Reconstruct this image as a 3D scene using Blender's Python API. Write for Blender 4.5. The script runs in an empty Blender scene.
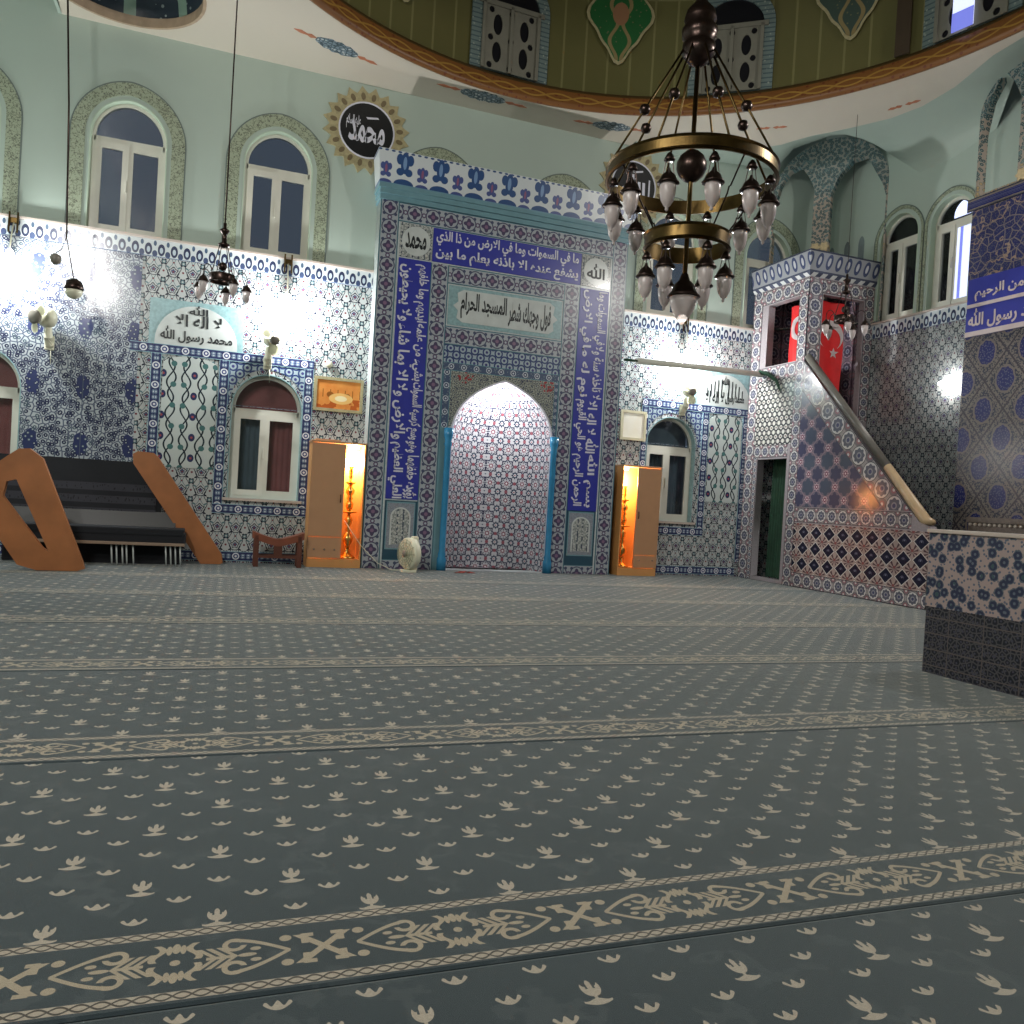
import bpy, bmesh, math, random
from mathutils import Vector, Matrix
random.seed(7)
PI = math.pi
SC = bpy.context.scene
COL = SC.collection

# ------------------------------------------------------------------ camera
F_PX, YAW, PITCH, ROLL, EYE = 807.8, 0.348588, -0.0131610, 0.0592242, 1.15
cd = bpy.data.cameras.new('camera')
cam = bpy.data.objects.new('camera', cd)
COL.objects.link(cam)
_f = Vector((math.sin(YAW) * math.cos(PITCH), math.cos(YAW) * math.cos(PITCH), math.sin(PITCH)))
_r = Vector((math.cos(YAW), -math.sin(YAW), 0))
_u = _r.cross(_f)
_c, _s = math.cos(ROLL), math.sin(ROLL)
_x = _c * _r + _s * _u
_y = _c * _u - _s * _r
m3 = Matrix((_x, _y, -_f)).transposed()
cam.matrix_world = Matrix.Translation((0, 0, EYE)) @ m3.to_4x4()
cd.sensor_width = 36
cd.lens = F_PX / 1024 * 36
cd.clip_start = 0.02
cd.clip_end = 200
SC.camera = cam

# ------------------------------------------------------------------ world, exposure
SC.view_settings.view_transform = 'Standard'
SC.view_settings.look = 'None'
SC.view_settings.gamma = 1
SC.view_settings.use_curve_mapping = False
SC.view_settings.exposure = 0.0
W = bpy.data.worlds.new('dusk')
SC.world = W
W.use_nodes = True
W.node_tree.nodes['Background'].inputs[0].default_value = (0.068, 0.082, 0.104, 1)
W.node_tree.nodes['Background'].inputs[1].default_value = 1.0

# strengths of the lamps of the place and of the added fill
P_WALL = 180       # flood lamps on the front wall
P_NICHE = 40      # bulb in the mihrab
P_CAB = 85         # warm lamp in each cupboard
P_FILL = 205      # unseen area lights added to fill the hall


def lamp(name, loc, power, color=(1, 1, 1), radius=0.05, parent=None):
    l = bpy.data.lights.new(name, 'POINT')
    l.energy = power
    l.color = color
    l.shadow_soft_size = radius
    o = bpy.data.objects.new(name, l)
    COL.objects.link(o)
    if parent:
        o.parent = parent
        o.location = Vector(loc) - parent.location
    else:
        o.location = loc
    return o


def area(name, loc, direction, power, size, color=(1, 1, 1)):
    l = bpy.data.lights.new(name, 'AREA')
    l.energy = power
    l.color = color
    l.shape = 'DISK'
    l.size = size
    o = bpy.data.objects.new(name, l)
    COL.objects.link(o)
    o.location = loc
    o.rotation_euler = Vector(direction).to_track_quat('-Z', 'Y').to_euler()
    return o


# added area lights without fixtures, out of view, to brighten the room
for q, (lx, ly) in enumerate([(-3.6, -1.0), (-3.4, 3.2), (9.3, 5.4)]):
    area('fill_light', (lx, ly, 6.6), (3.6 - lx, 8.0 - ly, -5.6), P_FILL, 0.5, (1, 0.965, 0.91))

# ------------------------------------------------------------------ node language


def lin(c):
    out = []
    for v in c[:3]:
        v = v / 255.0
        out.append(v / 12.92 if v <= 0.04045 else ((v + 0.055) / 1.055) ** 2.4)
    return (*out, 1.0)


class N:
    """a scalar in a node tree: numbers and sockets combine with ordinary operators"""

    def __init__(s, g, v):
        s.g, s.v = g, v

    def _op(s, op, *o):
        vals = [s.v] + [q.v if isinstance(q, N) else q for q in o]
        n = s.g.nodes.new('ShaderNodeMath')
        n.operation = op
        for i, v in enumerate(vals):
            if isinstance(v, (int, float)):
                n.inputs[i].default_value = v
            else:
                s.g.links.new(v, n.inputs[i])
        return N(s.g, n.outputs[0])

    def __add__(s, o): return s._op('ADD', o)
    __radd__ = __add__
    def __sub__(s, o): return s._op('SUBTRACT', o)
    def __rsub__(s, o): return N(s.g, float(o))._op('SUBTRACT', s)
    def __mul__(s, o): return s._op('MULTIPLY', o)
    __rmul__ = __mul__
    def __truediv__(s, o): return s._op('DIVIDE', o)
    def __lt__(s, o): return s._op('LESS_THAN', o)
    def __gt__(s, o): return s._op('GREATER_THAN', o)
    def __neg__(s): return s * -1.0
    def __and__(s, o): return s._op('MINIMUM', o)
    def __or__(s, o): return s._op('MAXIMUM', o)
    def abs(s): return s._op('ABSOLUTE')
    def fr(s): return s._op('FRACT')
    def flr(s): return s._op('FLOOR')
    def sin(s): return s._op('SINE')
    def cos(s): return s._op('COSINE')
    def sqrt(s): return s._op('SQRT')
    def inv(s): return 1.0 - s
    def cell(s, p, off=0.0): return (((s - off) / p + 0.5).fr() - 0.5) * p     # wrapped about off with period p


def hyp(a, b): return (a * a + b * b).sqrt()
def ang(a, b): return a._op('ARCTAN2', b)


class Mat:
    def __init__(s, name, rough=0.5, metal=0.0, spec=0.5):
        s.m = bpy.data.materials.new(name)
        s.m.use_nodes = True
        s.t = s.m.node_tree
        s.b = s.t.nodes['Principled BSDF']
        s.b.inputs['Roughness'].default_value = rough
        s.b.inputs['Metallic'].default_value = metal
        s.b.inputs['Specular IOR Level'].default_value = spec
        s._pos = {}

    def coord(s, kind='world'):
        if kind not in s._pos:
            if kind == 'world':
                n = s.t.nodes.new('ShaderNodeNewGeometry')
                out = n.outputs['Position']
            else:
                n = s.t.nodes.new('ShaderNodeTexCoord')
                out = n.outputs['Object']
            x = s.t.nodes.new('ShaderNodeSeparateXYZ')
            s.t.links.new(out, x.inputs[0])
            s._pos[kind] = (out, [N(s.t, o) for o in x.outputs])
        return s._pos[kind][1]

    def vec(s, kind='world'):
        s.coord(kind)
        return s._pos[kind][0]

    def mix(s, fac, a, b):
        n = s.t.nodes.new('ShaderNodeMix')
        n.data_type = 'RGBA'
        for i, v in ((0, fac), (6, a), (7, b)):
            if isinstance(v, N):
                v = v.v
            if isinstance(v, tuple):
                n.inputs[i].default_value = lin(v)
            elif isinstance(v, (int, float)):
                n.inputs[i].default_value = v
            else:
                s.t.links.new(v, n.inputs[i])
        return n.outputs[2]

    def layer(s, col, *pairs):
        for mask, c in pairs:
            col = s.mix(mask, col, c)
        return col

    def noise(s, scale, detail=2, kind='world', vec=None):
        n = s.t.nodes.new('ShaderNodeTexNoise')
        n.inputs['Scale'].default_value = scale
        n.inputs['Detail'].default_value = detail
        s.t.links.new(vec if vec is not None else s.vec(kind), n.inputs['Vector'])
        return N(s.t, n.outputs[0])

    def voronoi(s, scale, kind='world', feature='F1', stretch=None):
        v = s.vec(kind)
        if stretch:
            mp = s.t.nodes.new('ShaderNodeMapping')
            mp.inputs['Scale'].default_value = stretch
            s.t.links.new(v, mp.inputs['Vector'])
            v = mp.outputs[0]
        n = s.t.nodes.new('ShaderNodeTexVoronoi')
        n.feature = feature
        n.inputs['Scale'].default_value = scale
        s.t.links.new(v, n.inputs['Vector'])
        return N(s.t, n.outputs['Distance'])

    def vor2(s, a, b, scale, feature='F1'):
        c = s.t.nodes.new('ShaderNodeCombineXYZ')
        s.t.links.new(a.v, c.inputs[0])
        s.t.links.new(b.v, c.inputs[1])
        n = s.t.nodes.new('ShaderNodeTexVoronoi')
        n.voronoi_dimensions = '2D'
        n.feature = feature
        n.inputs['Scale'].default_value = scale
        s.t.links.new(c.outputs[0], n.inputs['Vector'])
        return N(s.t, n.outputs['Distance'])

    def base(s, col):
        if isinstance(col, tuple):
            s.b.inputs['Base Color'].default_value = lin(col)
        else:
            s.t.links.new(col, s.b.inputs['Base Color'])
        return s

    def bump(s, h, dist=0.002, strength=0.5):
        n = s.t.nodes.new('ShaderNodeBump')
        n.inputs['Distance'].default_value = dist
        n.inputs['Strength'].default_value = strength
        s.t.links.new(h.v, n.inputs['Height'])
        s.t.links.new(n.outputs[0], s.b.inputs['Normal'])
        return s

    def emit(s, col, k):
        s.b.inputs['Emission Color'].default_value = lin(col)
        s.b.inputs['Emission Strength'].default_value = k
        return s


def flat(name, col, rough=0.5, metal=0.0, spec=0.5, vary=0.08, scale=6.0):
    m = Mat(name, rough, metal, spec)
    n = m.noise(scale, 3, 'object')
    dark = tuple(c * (1 - vary) for c in col)
    lite = tuple(min(255, c * (1 + vary)) for c in col)
    m.base(m.mix(n, dark, lite))
    return m.m


# ------------------------------------------------------------------ patterns
NAVY, TEAL, RED, WHITE = (36, 38, 54), (92, 122, 128), (122, 66, 74), (190, 194, 194)


def p_iznik(m, u, v, s, base=WHITE, navy=NAVY, teal=TEAL, red=RED):
    a, b = (u / s).cell(1), (v / s).cell(1)
    aa, bb = a.abs(), b.abs()
    r, th = hyp(a, b), ang(a, b)
    ca, cb = aa - 0.5, bb - 0.5
    rc, tc = hyp(ca, cb), ang(ca, cb)
    w6 = b * (2 * PI)
    lobe = (th * 5).cos() * 0.035 + th.cos() * 0.03
    lobc = (tc * 5).cos() * 0.03 + 0.0
    lf = hyp((aa - 0.30) * 0.9 + (b - 0.24) * 0.5, (b - 0.24) * 1.9 - (aa - 0.30) * 1.1)
    lg = hyp((aa - 0.27) * 0.9 - (b + 0.27) * 0.5, (b + 0.27) * 1.9 + (aa - 0.27) * 1.1)
    col = m.layer(base,
                  (((aa - 0.30 - w6.sin() * 0.10).abs() < 0.020), navy),
                  (((aa - 0.17 - w6.cos() * 0.13).abs() < 0.018), teal),
                  (((r - 0.30).abs() < 0.02) & (b < 0.05), navy),
                  ((lf < 0.10), teal), ((lg < 0.10), navy),
                  (((hyp(aa - 0.5, b) < 0.06) | (hyp(aa, bb - 0.5) < 0.05)), red),
                  ((r < lobe + 0.215), navy),
                  ((r < lobe * 0.8 + 0.165), base),
                  ((r < lobe * 0.7 + 0.115), (78, 84, 116)),
                  ((r < 0.05), red),
                  ((rc < lobc + 0.16), navy),
                  ((rc < 0.105), teal),
                  ((rc < 0.05), base))
    return col


def p_rings(m, t, c, w, ground=(160, 154, 154), ring=(208, 205, 204), core=(94, 96, 110), line=(48, 46, 60)):
    """a border w wide running along t: round rosettes in pale rings"""
    a, b = (t / w).cell(1), c / w
    r, th = hyp(a, b), ang(a, b)
    rc = hyp(a.abs() - 0.5, b.abs() - 0.42)
    return m.layer(ground,
                   ((rc < 0.26), (120, 112, 118)),
                   ((rc < 0.15), (150, 104, 112)),
                   ((rc < 0.07), ring),
                   ((r < 0.43), line),
                   ((r < 0.40), ring),
                   ((r < (th * 8).cos() * 0.03 + 0.31), core),
                   ((r < 0.15), (150, 150, 158)),
                   ((r < 0.09), (74, 76, 108)),
                   ((b.abs() > 0.46), line))


def p_rosette_blue(m, t, c, w):
    """the deep blue tile border with small white ringed rosettes"""
    a, b = (t / (w * 2)).cell(1) * 2, c / w
    r = hyp(a, b)
    lf = hyp(a.abs() - 0.72, (b.abs() - 0.12) * 1.6)
    return m.layer((52, 58, 98),
                   ((lf < 0.24), (108, 126, 150)),
                   ((lf < 0.1), (200, 208, 220)),
                   ((r < 0.37), (222, 226, 232)),
                   ((r < 0.25), (70, 78, 130)),
                   ((r < 0.12), (225, 226, 230)),
                   ((b.abs() > 0.44), (150, 182, 196)))


def p_panel_border(m, t, c, w, ground=(168, 174, 180)):
    """grey teal strip with violet flowers, the ground of the mihrab panel"""
    a, b = (t / w).cell(1), c / w
    r, th = hyp(a, b), ang(a, b)
    rc = hyp(a.abs() - 0.5, b.abs() * 1.0)
    return m.layer(ground,
                   (((r - 0.38).abs() < 0.03), (66, 72, 98)),
                   ((hyp(a.abs() - 0.32, b.abs() - 0.3) < 0.085), (66, 74, 102)),
                   ((r < (th * 4).cos() * 0.06 + 0.24), (74, 66, 96)),
                   ((r < 0.1), (132, 104, 130)),
                   ((rc < 0.13), (96, 78, 106)),
                   ((rc < 0.06), (176, 188, 196)),
                   ((b.abs() > 0.44), (74, 122, 134)),
                   ((b.abs() > 0.48), (44, 78, 96)))


def tile(name, fn, rough=0.16, spec=0.5):
    m = Mat(name, max(rough, 0.3) if 'mihrab' in name or name in ('ring_tile', 'spandrel_tile') else rough, 0, spec)
    X, Y, Z = m.coord()
    m.base(fn(m, X, Y, Z))
    return m.m


BX = 0.3                                   # tile module


def f_wall(m, X, Y, Z):
    return p_iznik(m, X, Z, 0.26)


def f_wall_dense(m, X, Y, Z):
    v, w = m.vor2(X, Z, 13), m.vor2(X, Z, 13, 'DISTANCE_TO_EDGE')
    k = m.noise(1.6, 1)
    a, b = X.cell(0.62), Z.cell(0.8)
    e = (hyp(a / 0.11, b / 0.2) + m.noise(14, 2) * 0.7 - 0.35)
    st = (X / 0.155).cell(1).abs() < 0.035
    inpanel = (Z < 3.0) & ((X > -2.25) & (X < -1.5))
    return m.layer((182, 190, 196), ((w < 0.10), (92, 100, 120)), (((v < 0.36) & (k > 0.45)), (48, 54, 82)), (((v < 0.30) & (k < 0.45)), (76, 92, 106)),
                   ((v < 0.12), (176, 184, 190)), (((e < 0.8) & (v > 0.25)), (54, 62, 104)), ((st & inpanel), (86, 94, 112)))


def f_right(m, X, Y, Z):
    return p_iznik(m, Y, Z, 0.24, (166, 170, 170), (46, 50, 62), (88, 102, 108), (100, 68, 76))


def f_crown(m, X, Y, Z):
    """small repeating palmettes along the top of the wall tiling; runs on X or Y"""
    t = X + Y
    a, b = (t / 0.17).cell(1), (Z - 4.33) / 0.235
    a2 = ((t / 0.17) + 0.5).cell(1)
    return m.layer((206, 214, 218),
                   ((hyp(a / 0.28, (b - 0.45) / 0.36) < 1), (52, 60, 90)),
                   ((hyp(a / 0.13, (b - 0.42) / 0.18) < 1), (190, 204, 216)),
                   ((hyp(a2 / 0.2, (b - 0.2) / 0.2) < 1), (66, 80, 114)),
                   ((hyp(a2 / 0.12, (b - 0.82) / 0.16) < 1), (76, 98, 124)),
                   ((b < 0.05), (90, 116, 160)))


def f_cornice(m, X, Y, Z):
    """tall palmettes on the crest of the mihrab"""
    b = (Z - 5.84) / 0.48
    def palm(x0, p, s, c1, c2):
        a = X.cell(p, x0) / s
        k = b / s * 0.6
        m1 = hyp(a / 0.07, (k - 0.42) / 0.2) < 1
        m2 = hyp((a.abs() - 0.085) / 0.055, (k - 0.48) / 0.1) < 1
        m3 = hyp((a.abs() - 0.07) / 0.06, (k - 0.25) / 0.07) < 1
        m4 = (hyp(a / 0.16, (k - 0.02) / 0.1) < 1)
        m5 = hyp(a / 0.03, (k - 0.42) / 0.12) < 1
        return [((m1 | m2) | (m3 | m4), c1), (m5, c2)]
    col = m.layer((206, 212, 214), *palm(0.15, 0.56, 0.95, (46, 78, 128), (120, 150, 190)),
                  *palm(0.43, 0.56, 0.62, (70, 84, 140), (140, 90, 120)))
    a = X.cell(0.1)
    return m.layer(col, (((b > 0.9) & (hyp(a / 0.03, (b - 0.96) / 0.03) < 1)), (60, 84, 130)),
                   ((b < 0.03), (110, 150, 170)))


def f_star(m, X, Y, Z):
    """eight pointed stars in the mihrab niche"""
    s = 0.29
    # unroll the niche: arc length from the angle about its axis
    A = ang(X - 4.27, 12.35 - Y) * 0.86
    a, b = (A / s).cell(1), (Z / s).cell(1)
    aa, bb = a.abs(), b.abs()
    r, th = hyp(a, b), ang(a, b)
    rc, tc = hyp(aa - 0.5, bb - 0.5), ang(aa - 0.5, bb - 0.5)
    return m.layer((186, 188, 194),
                   (((r - (th * 8).cos() * 0.05 - 0.36).abs() < 0.045), (48, 52, 76)),
                   ((hyp(r - 0.26, (th * 4).sin() * 0.16) < 0.07), (44, 50, 74)),
                   ((r < (th * 8).cos() * 0.035 + 0.13), (130, 66, 84)),
                   ((r < 0.06), (220, 222, 224)),
                   ((rc < (tc * 8).cos() * 0.04 + 0.19), (52, 62, 84)),
                   ((rc < 0.09), (214, 216, 220)),
                   ((rc < 0.045), (140, 60, 80)),
                   (((hyp(aa - 0.5, bb) < 0.1) | (hyp(aa, bb - 0.5) < 0.1)), (146, 84, 96)))


def f_hex(m, X, Y, Z):
    """little blue rings over the mihrab arch"""
    a, b = X.cell(0.2), Z.cell(0.2)
    aa, bb = a.abs() - 0.1, b.abs() - 0.1
    r, rc = hyp(a, b), hyp(aa, bb)
    return m.layer((162, 178, 186), (((r - 0.06).abs() < 0.012), (44, 62, 112)), (((rc - 0.06).abs() < 0.012), (44, 62, 112)),
                   (((r < 0.022) | (rc < 0.022)), (60, 60, 120)))


def f_spandrel(m, X, Y, Z):
    v = m.vor2(X, Z, 17)
    k = m.vor2(X, Z, 17, 'DISTANCE_TO_EDGE')
    r = hyp((X - 4.27).abs() - 0.7, Z - 3.1)
    return m.layer((156, 160, 150), ((k < 0.07), (62, 66, 76)), ((v < 0.2), (50, 60, 88)), (((r < 0.13) & (v < 0.3)), (156, 44, 52)))


def f_arabesque(m, X, Y, Z):
    """mirrored dark scrolls on white"""
    a = X.cell(0.42)
    aa = a.abs()
    w1 = (aa - ((Z * 14).sin() * 0.05 + 0.1)).abs() < 0.012
    w2 = (aa - ((Z * 14 + 2.2).sin() * 0.05 + 0.12)).abs() < 0.012
    b = Z.cell(0.3)
    f1 = hyp(aa, b * 0.8) < 0.045
    f2 = hyp(aa - 0.14, Z.cell(0.3, 0.15)) < 0.04
    return m.layer((200, 208, 206), ((w1 | w2), (40, 52, 62)), (f1, (52, 58, 96)), (f2, (76, 116, 116)),
                   ((hyp(aa, b) < 0.018), (160, 80, 90)))


def f_vase(m, X, Y, Z):
    v = m.vor2(X, Z, 24)
    a = X.cell(0.09)
    return m.layer((146, 152, 150), ((v < 0.3), (214, 216, 210)), ((v < 0.13), (80, 84, 110)), ((((a.abs() < 0.01)) & (v > 0.4)), (70, 78, 96)))


def f_minbar_star(m, X, Y, Z):
    s = 0.42
    a, b = (Y / s).cell(1), (Z / s).cell(1)
    aa, bb = a.abs(), b.abs()
    r, th = hyp(a, b), ang(a, b)
    rc, tc = hyp(aa - 0.5, bb - 0.5), ang(aa - 0.5, bb - 0.5)
    col = m.layer((112, 106, 120),
                  ((r < (th * 6).cos() * 0.05 + 0.31), (78, 86, 104)),
                  ((rc < (tc * 6).cos() * 0.05 + 0.27), (74, 74, 98)),
                  (((r - 0.37).abs() < 0.014), (150, 128, 140)),
                  (((rc - 0.33).abs() < 0.014), (140, 122, 136)))
    for dx, dy in ((0.5, 0), (0, 0.5)):
        q, t = hyp(aa - dx, bb - dy), ang(aa - dx, bb - dy)
        col = m.layer(col, ((q < (t * 8).cos() * 0.03 + 0.13), (190, 164, 172)), ((q < 0.085), (112, 60, 84)), ((q < 0.04), (214, 200, 204)))
    return col


def f_diamond(m, X, Y, Z):
    """dark blue lozenges with pale palmettes between"""
    a, b = (Y / 0.3).cell(1, 0.5), ((Z - 0.27) / 0.262).cell(1, 0.5)
    aa, bb = a.abs(), b.abs()
    e = aa + bb
    r2 = hyp(aa - 0.5, bb - 0.5)
    leaf = (ang(aa - 0.5, b.cell(1, 0.42)) * 9).sin() > 0.1
    return m.layer((172, 152, 146),
                   (((r2 < 0.36) & leaf), (92, 70, 74)),
                   ((r2 < 0.08), (140, 84, 84)),
                   ((e < 0.5), (72, 56, 64)),
                   ((e < 0.488), (214, 204, 198)),
                   ((e < 0.42), (36, 35, 54)),
                   (((hyp(a, b + 0.02) < 0.12) & (hyp(a, b + 0.05) > 0.1)), (88, 86, 110)), ((hyp(a, b) < 0.045), (120, 118, 140)))


def f_blobs(m, X, Y, Z):
    v = m.vor2(Y, Z, 10.5)
    w = m.vor2(Y + 0.31, Z + 0.17, 25)
    k = m.noise(7, 2)
    n = m.noise(50, 2)
    return m.layer((168, 150, 146), (((w < 0.22) & (v > 0.45)), (92, 100, 118)), ((v + n * 0.24 < 0.53), (88, 98, 110)), ((v + n * 0.2 < 0.43), (50, 56, 80)),
                   (((v < 0.11)), (98, 106, 120)), (((k > 0.6) & (v < 0.2)), (66, 86, 92)))


def f_darkbase(m, X, Y, Z):
    v = m.vor2(Y, Z, 24, 'DISTANCE_TO_EDGE')
    w = m.vor2(Y, Z, 24)
    l = ((Z / 0.125).cell(1, 0.5).abs() < 0.035) | ((Y / 0.3).cell(1, 0.5).abs() < 0.012)
    return m.layer((36, 38, 46), ((v < 0.12), (78, 76, 80)), ((w < 0.2), (70, 70, 84)), (l, (96, 88, 86)))


def f_ogee(m, X, Y, Z):
    """big pointed medallions in a lattice, gold and navy"""
    p, q = Y / 0.62 + Z / 0.8, Y / 0.62 - Z / 0.8
    a, b = p.cell(1), q.cell(1)
    aa, bb = a.abs(), b.abs()
    r = hyp(a, b)
    v = m.vor2(Y, Z, 30)
    n = m.noise(22, 3)
    e = aa | bb
    r = r + (n - 0.5) * 0.10
    return m.layer((50, 54, 72), (((v + n * 0.3) < 0.5), (118, 112, 104)),
                   ((e > 0.39), (124, 116, 110)), (((e > 0.39) & (v < 0.3)), (56, 58, 72)),
                   ((e > 0.475), (66, 62, 70)),
                   ((r < 0.35), (122, 112, 106)), ((r < 0.29), (34, 40, 98)), (((r < 0.27) & (v < 0.26)), (96, 98, 124)))


def f_upperogee(m, X, Y, Z):
    v = m.vor2(Y, Z, 9, 'DISTANCE_TO_EDGE')
    w = m.vor2(Y, Z, 36)
    n = m.noise(3, 3)
    br = (n - 0.5).abs() < 0.012
    return m.layer((34, 40, 96), ((w < 0.3), (62, 68, 92)), ((v < 0.06), (120, 110, 106)), (br, (150, 128, 112)), ((w < 0.12), (120, 112, 108)))


def f_fork(m, X, Y, Z):
    t = X * 0.56 - Y * 0.83
    v = m.vor2(t, Z, 19)
    k = m.noise(10, 2)
    return m.layer((146, 144, 136), ((v < 0.5), (84, 116, 120)), (((v < 0.36) & (k > 0.42)), (38, 66, 72)), ((v < 0.14), (150, 150, 140)), (((Z < 7.0) & (v > 0.42)), (164, 150, 138)),
                   (((v < 0.32) & ((Z < 6.1) & (Z > 5.8))), (176, 150, 110)))


def f_winframe(m, X, Y, Z):
    """painted scroll border: the axis whose face is seen sets the run"""
    v = m.voronoi(17)
    k = m.noise(24, 2)
    return m.layer((160, 170, 146), (((k - 0.5).abs() < 0.03), (104, 110, 92)), ((v < 0.17), (72, 76, 70)), ((v < 0.06), (190, 190, 160)))


def f_drumband(m, X, Y, Z):
    A = ang(X - 4.055, Y - 6.886) * 5.15
    w = ((A * 7).sin() * 0.05 + 7.57 - Z).abs() < 0.014
    w2 = ((A * 7 + 3.14).sin() * 0.05 + 7.57 - Z).abs() < 0.014
    v = m.voronoi(12)
    return m.layer((128, 84, 44), ((v < 0.25), (110, 60, 36)), ((w | w2), (168, 128, 62)), ((Z > 7.69), (86, 66, 36)))


def f_drum(m, X, Y, Z):
    A = ang(X - 4.055, Y - 6.886)
    a = (A / (PI / 45)).cell(1).abs()
    n = m.noise(1.2, 3)
    col = m.mix(n, (100, 94, 50), (84, 84, 40))
    return m.layer(col, ((a < 0.045), (118, 114, 70)), (((Z - 9.3).abs() < 0.03), (118, 114, 74)))


M = {}
M['mint'] = flat('mint_wall_paint', (176, 191, 181), 0.55, vary=0.03, scale=0.7)
M['cream'] = flat('cream_ceiling_paint', (214, 204, 190), 0.32, vary=0.02, scale=0.7)
M['wall_tile'] = tile('floral_wall_tile', f_wall)
M['dense_tile'] = tile('dense_blue_wall_tile', f_wall_dense)
M['right_tile'] = tile('grey_floral_wall_tile', f_right)
M['crown_tile'] = tile('palmette_crown_tile', f_crown)
M['cornice_tile'] = tile('mihrab_palmette_tile', f_cornice)
M['star_tile'] = tile('star_niche_tile', f_star, 0.2)
M['hex_tile'] = tile('ring_tile', f_hex)
M['spandrel_tile'] = tile('spandrel_tile', f_spandrel)
M['arabesque'] = tile('arabesque_tile', f_arabesque)
M['vase_tile'] = tile('arched_vase_tile', f_vase)
M['mstar'] = tile('minbar_star_tile', f_minbar_star)
M['diamond'] = tile('minbar_lozenge_tile', f_diamond)
M['blobs'] = tile('platform_blossom_tile', f_blobs, 0.22)
M['darkbase'] = tile('platform_dark_tile', f_darkbase, 0.25)
M['ogee'] = tile('blue_ogee_tile', f_ogee, 0.25)
M['upogee'] = tile('blue_branch_tile', f_upperogee, 0.3)
M['fork'] = tile('painted_arcade', f_fork, 0.5)
M['winframe'] = tile('painted_window_border', f_winframe, 0.5)
M['band'] = tile('ochre_dome_band', f_drumband, 0.4)
M['drum'] = tile('olive_drum_paint', f_drum, 0.6)


def strip_mat(kind, axis, centre, w, name):
    """a border pattern that runs along one axis, centred across at `centre`"""
    def fn(m, X, Y, Z):
        ax = {'x': X, 'y': Y, 'z': Z}
        t, c = {'x': (X, Z), 'z': (Z, X), 'y': (Y, Z), 'w': (Z, Y)}[axis]
        return kind(m, t, c - centre, w)
    return tile(name, fn)


M['teal_paint'] = flat('teal_moulding', (112, 150, 160), 0.3)
M['blue_col'] = flat('glossy_blue_column', (52, 128, 170), 0.18, vary=0.12)
M['blue_band'] = flat('cobalt_tile_band', (52, 58, 156), 0.32, vary=0.06)
M['letter_white'] = flat('white_lettering', (214, 214, 226), 0.3)
M['letter_dark'] = flat('dark_lettering', (30, 36, 40), 0.4)
M['panel_white'] = flat('white_tile_panel', (200, 206, 204), 0.2)
M['pale_teal'] = flat('pale_teal_tile', (136, 168, 172), 0.3, vary=0.2, scale=24)
M['pvc'] = flat('white_plastic_frame', (214, 212, 200), 0.35, vary=0.03)
M['reveal'] = flat('mint_window_reveal', (186, 204, 184), 0.5, vary=0.03)
M['black'] = flat('black_lacquer', (22, 24, 27), 0.4)
M['gold_rim'] = flat('gold_sunburst', (168, 158, 122), 0.4, vary=0.2, scale=22)
M['brass'] = flat('aged_brass', (86, 70, 42), 0.34, 1.0, vary=0.35, scale=9)
M['bright_brass'] = flat('polished_brass', (214, 172, 92), 0.24, 0.9, vary=0.15, scale=9)
M['bronze'] = flat('dark_bronze', (62, 50, 46), 0.3, 0.85, vary=0.3, scale=20)
M['chrome'] = flat('polished_metal', (190, 190, 190), 0.15, 1.0)
M['melamine'] = flat('tan_laminate', (186, 142, 106), 0.4, vary=0.04)
M['cabinside'] = flat('orange_laminate', (210, 152, 92), 0.45, vary=0.05)
M['plank'] = flat('orange_brown_plank', (164, 104, 62), 0.4, vary=0.2, scale=3)
M['darkwood'] = flat('dark_carved_wood', (92, 52, 40), 0.4, vary=0.25)
M['cloth'] = flat('black_embroidered_cloth', (25, 27, 33), 0.85, vary=0.15, scale=30)
M['clothgrey'] = flat('grey_embroidery', (92, 92, 100), 0.85, vary=0.2, scale=60)
M['tan_trim'] = flat('tan_edge_trim', (150, 128, 110), 0.6)
M['plastic'] = flat('cream_plastic', (222, 220, 196), 0.35, vary=0.03)
M['hubgrey'] = flat('grey_hub_plastic', (128, 122, 112), 0.4)
M['red'] = flat('red_flag_cloth', (206, 28, 30), 0.7, vary=0.1)
M['flagwhite'] = flat('white_flag_print', (232, 228, 228), 0.7)
M['rail'] = flat('weathered_handrail', (112, 108, 102), 0.3, vary=0.15)
M['rail_end'] = flat('varnished_handrail_end', (196, 168, 132), 0.3, vary=0.1)
M['marble'] = flat('marble_coping', (196, 182, 172), 0.3)
M['step'] = flat('grey_step_carpet', (90, 100, 100), 0.9)
M['green_cloth'] = flat('dark_green_curtain', (34, 66, 48), 0.8, vary=0.3, scale=12)
M['brown_curtain'] = flat('brown_curtain', (196, 118, 108), 0.8, vary=0.2, scale=3)
M['grey_curtain'] = flat('grey_curtain', (118, 130, 132), 0.8, vary=0.2, scale=3)
M['lattice'] = flat('grey_lattice', (122, 120, 108), 0.6)
M['latdark'] = flat('dark_lattice_pane', (24, 24, 30), 0.3)
M['floor'] = flat('screed_floor', (60, 66, 68), 0.9)
M['ledge'] = flat('bronze_ledge', (104, 92, 84), 0.4, vary=0.35, scale=30)
M['pinkmark'] = flat('brick_red_flourish', (186, 116, 84), 0.6)
M['sign_white'] = flat('sign_lettering', (206, 190, 188), 0.4)
M['bulb'] = Mat('lit_lamp').base((255, 255, 255)).emit((255, 252, 244), 26).m
M['warm_bulb'] = Mat('lit_warm_lamp').base((255, 240, 200)).emit((255, 214, 140), 26).m
M['bright_pane'] = Mat('lit_panel_outside').base((200, 210, 255)).emit((214, 222, 255), 1.1).m
M['blue_lit'] = Mat('blue_panel_outside').base((120, 130, 220)).emit((120, 128, 225), 0.8).m


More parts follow.
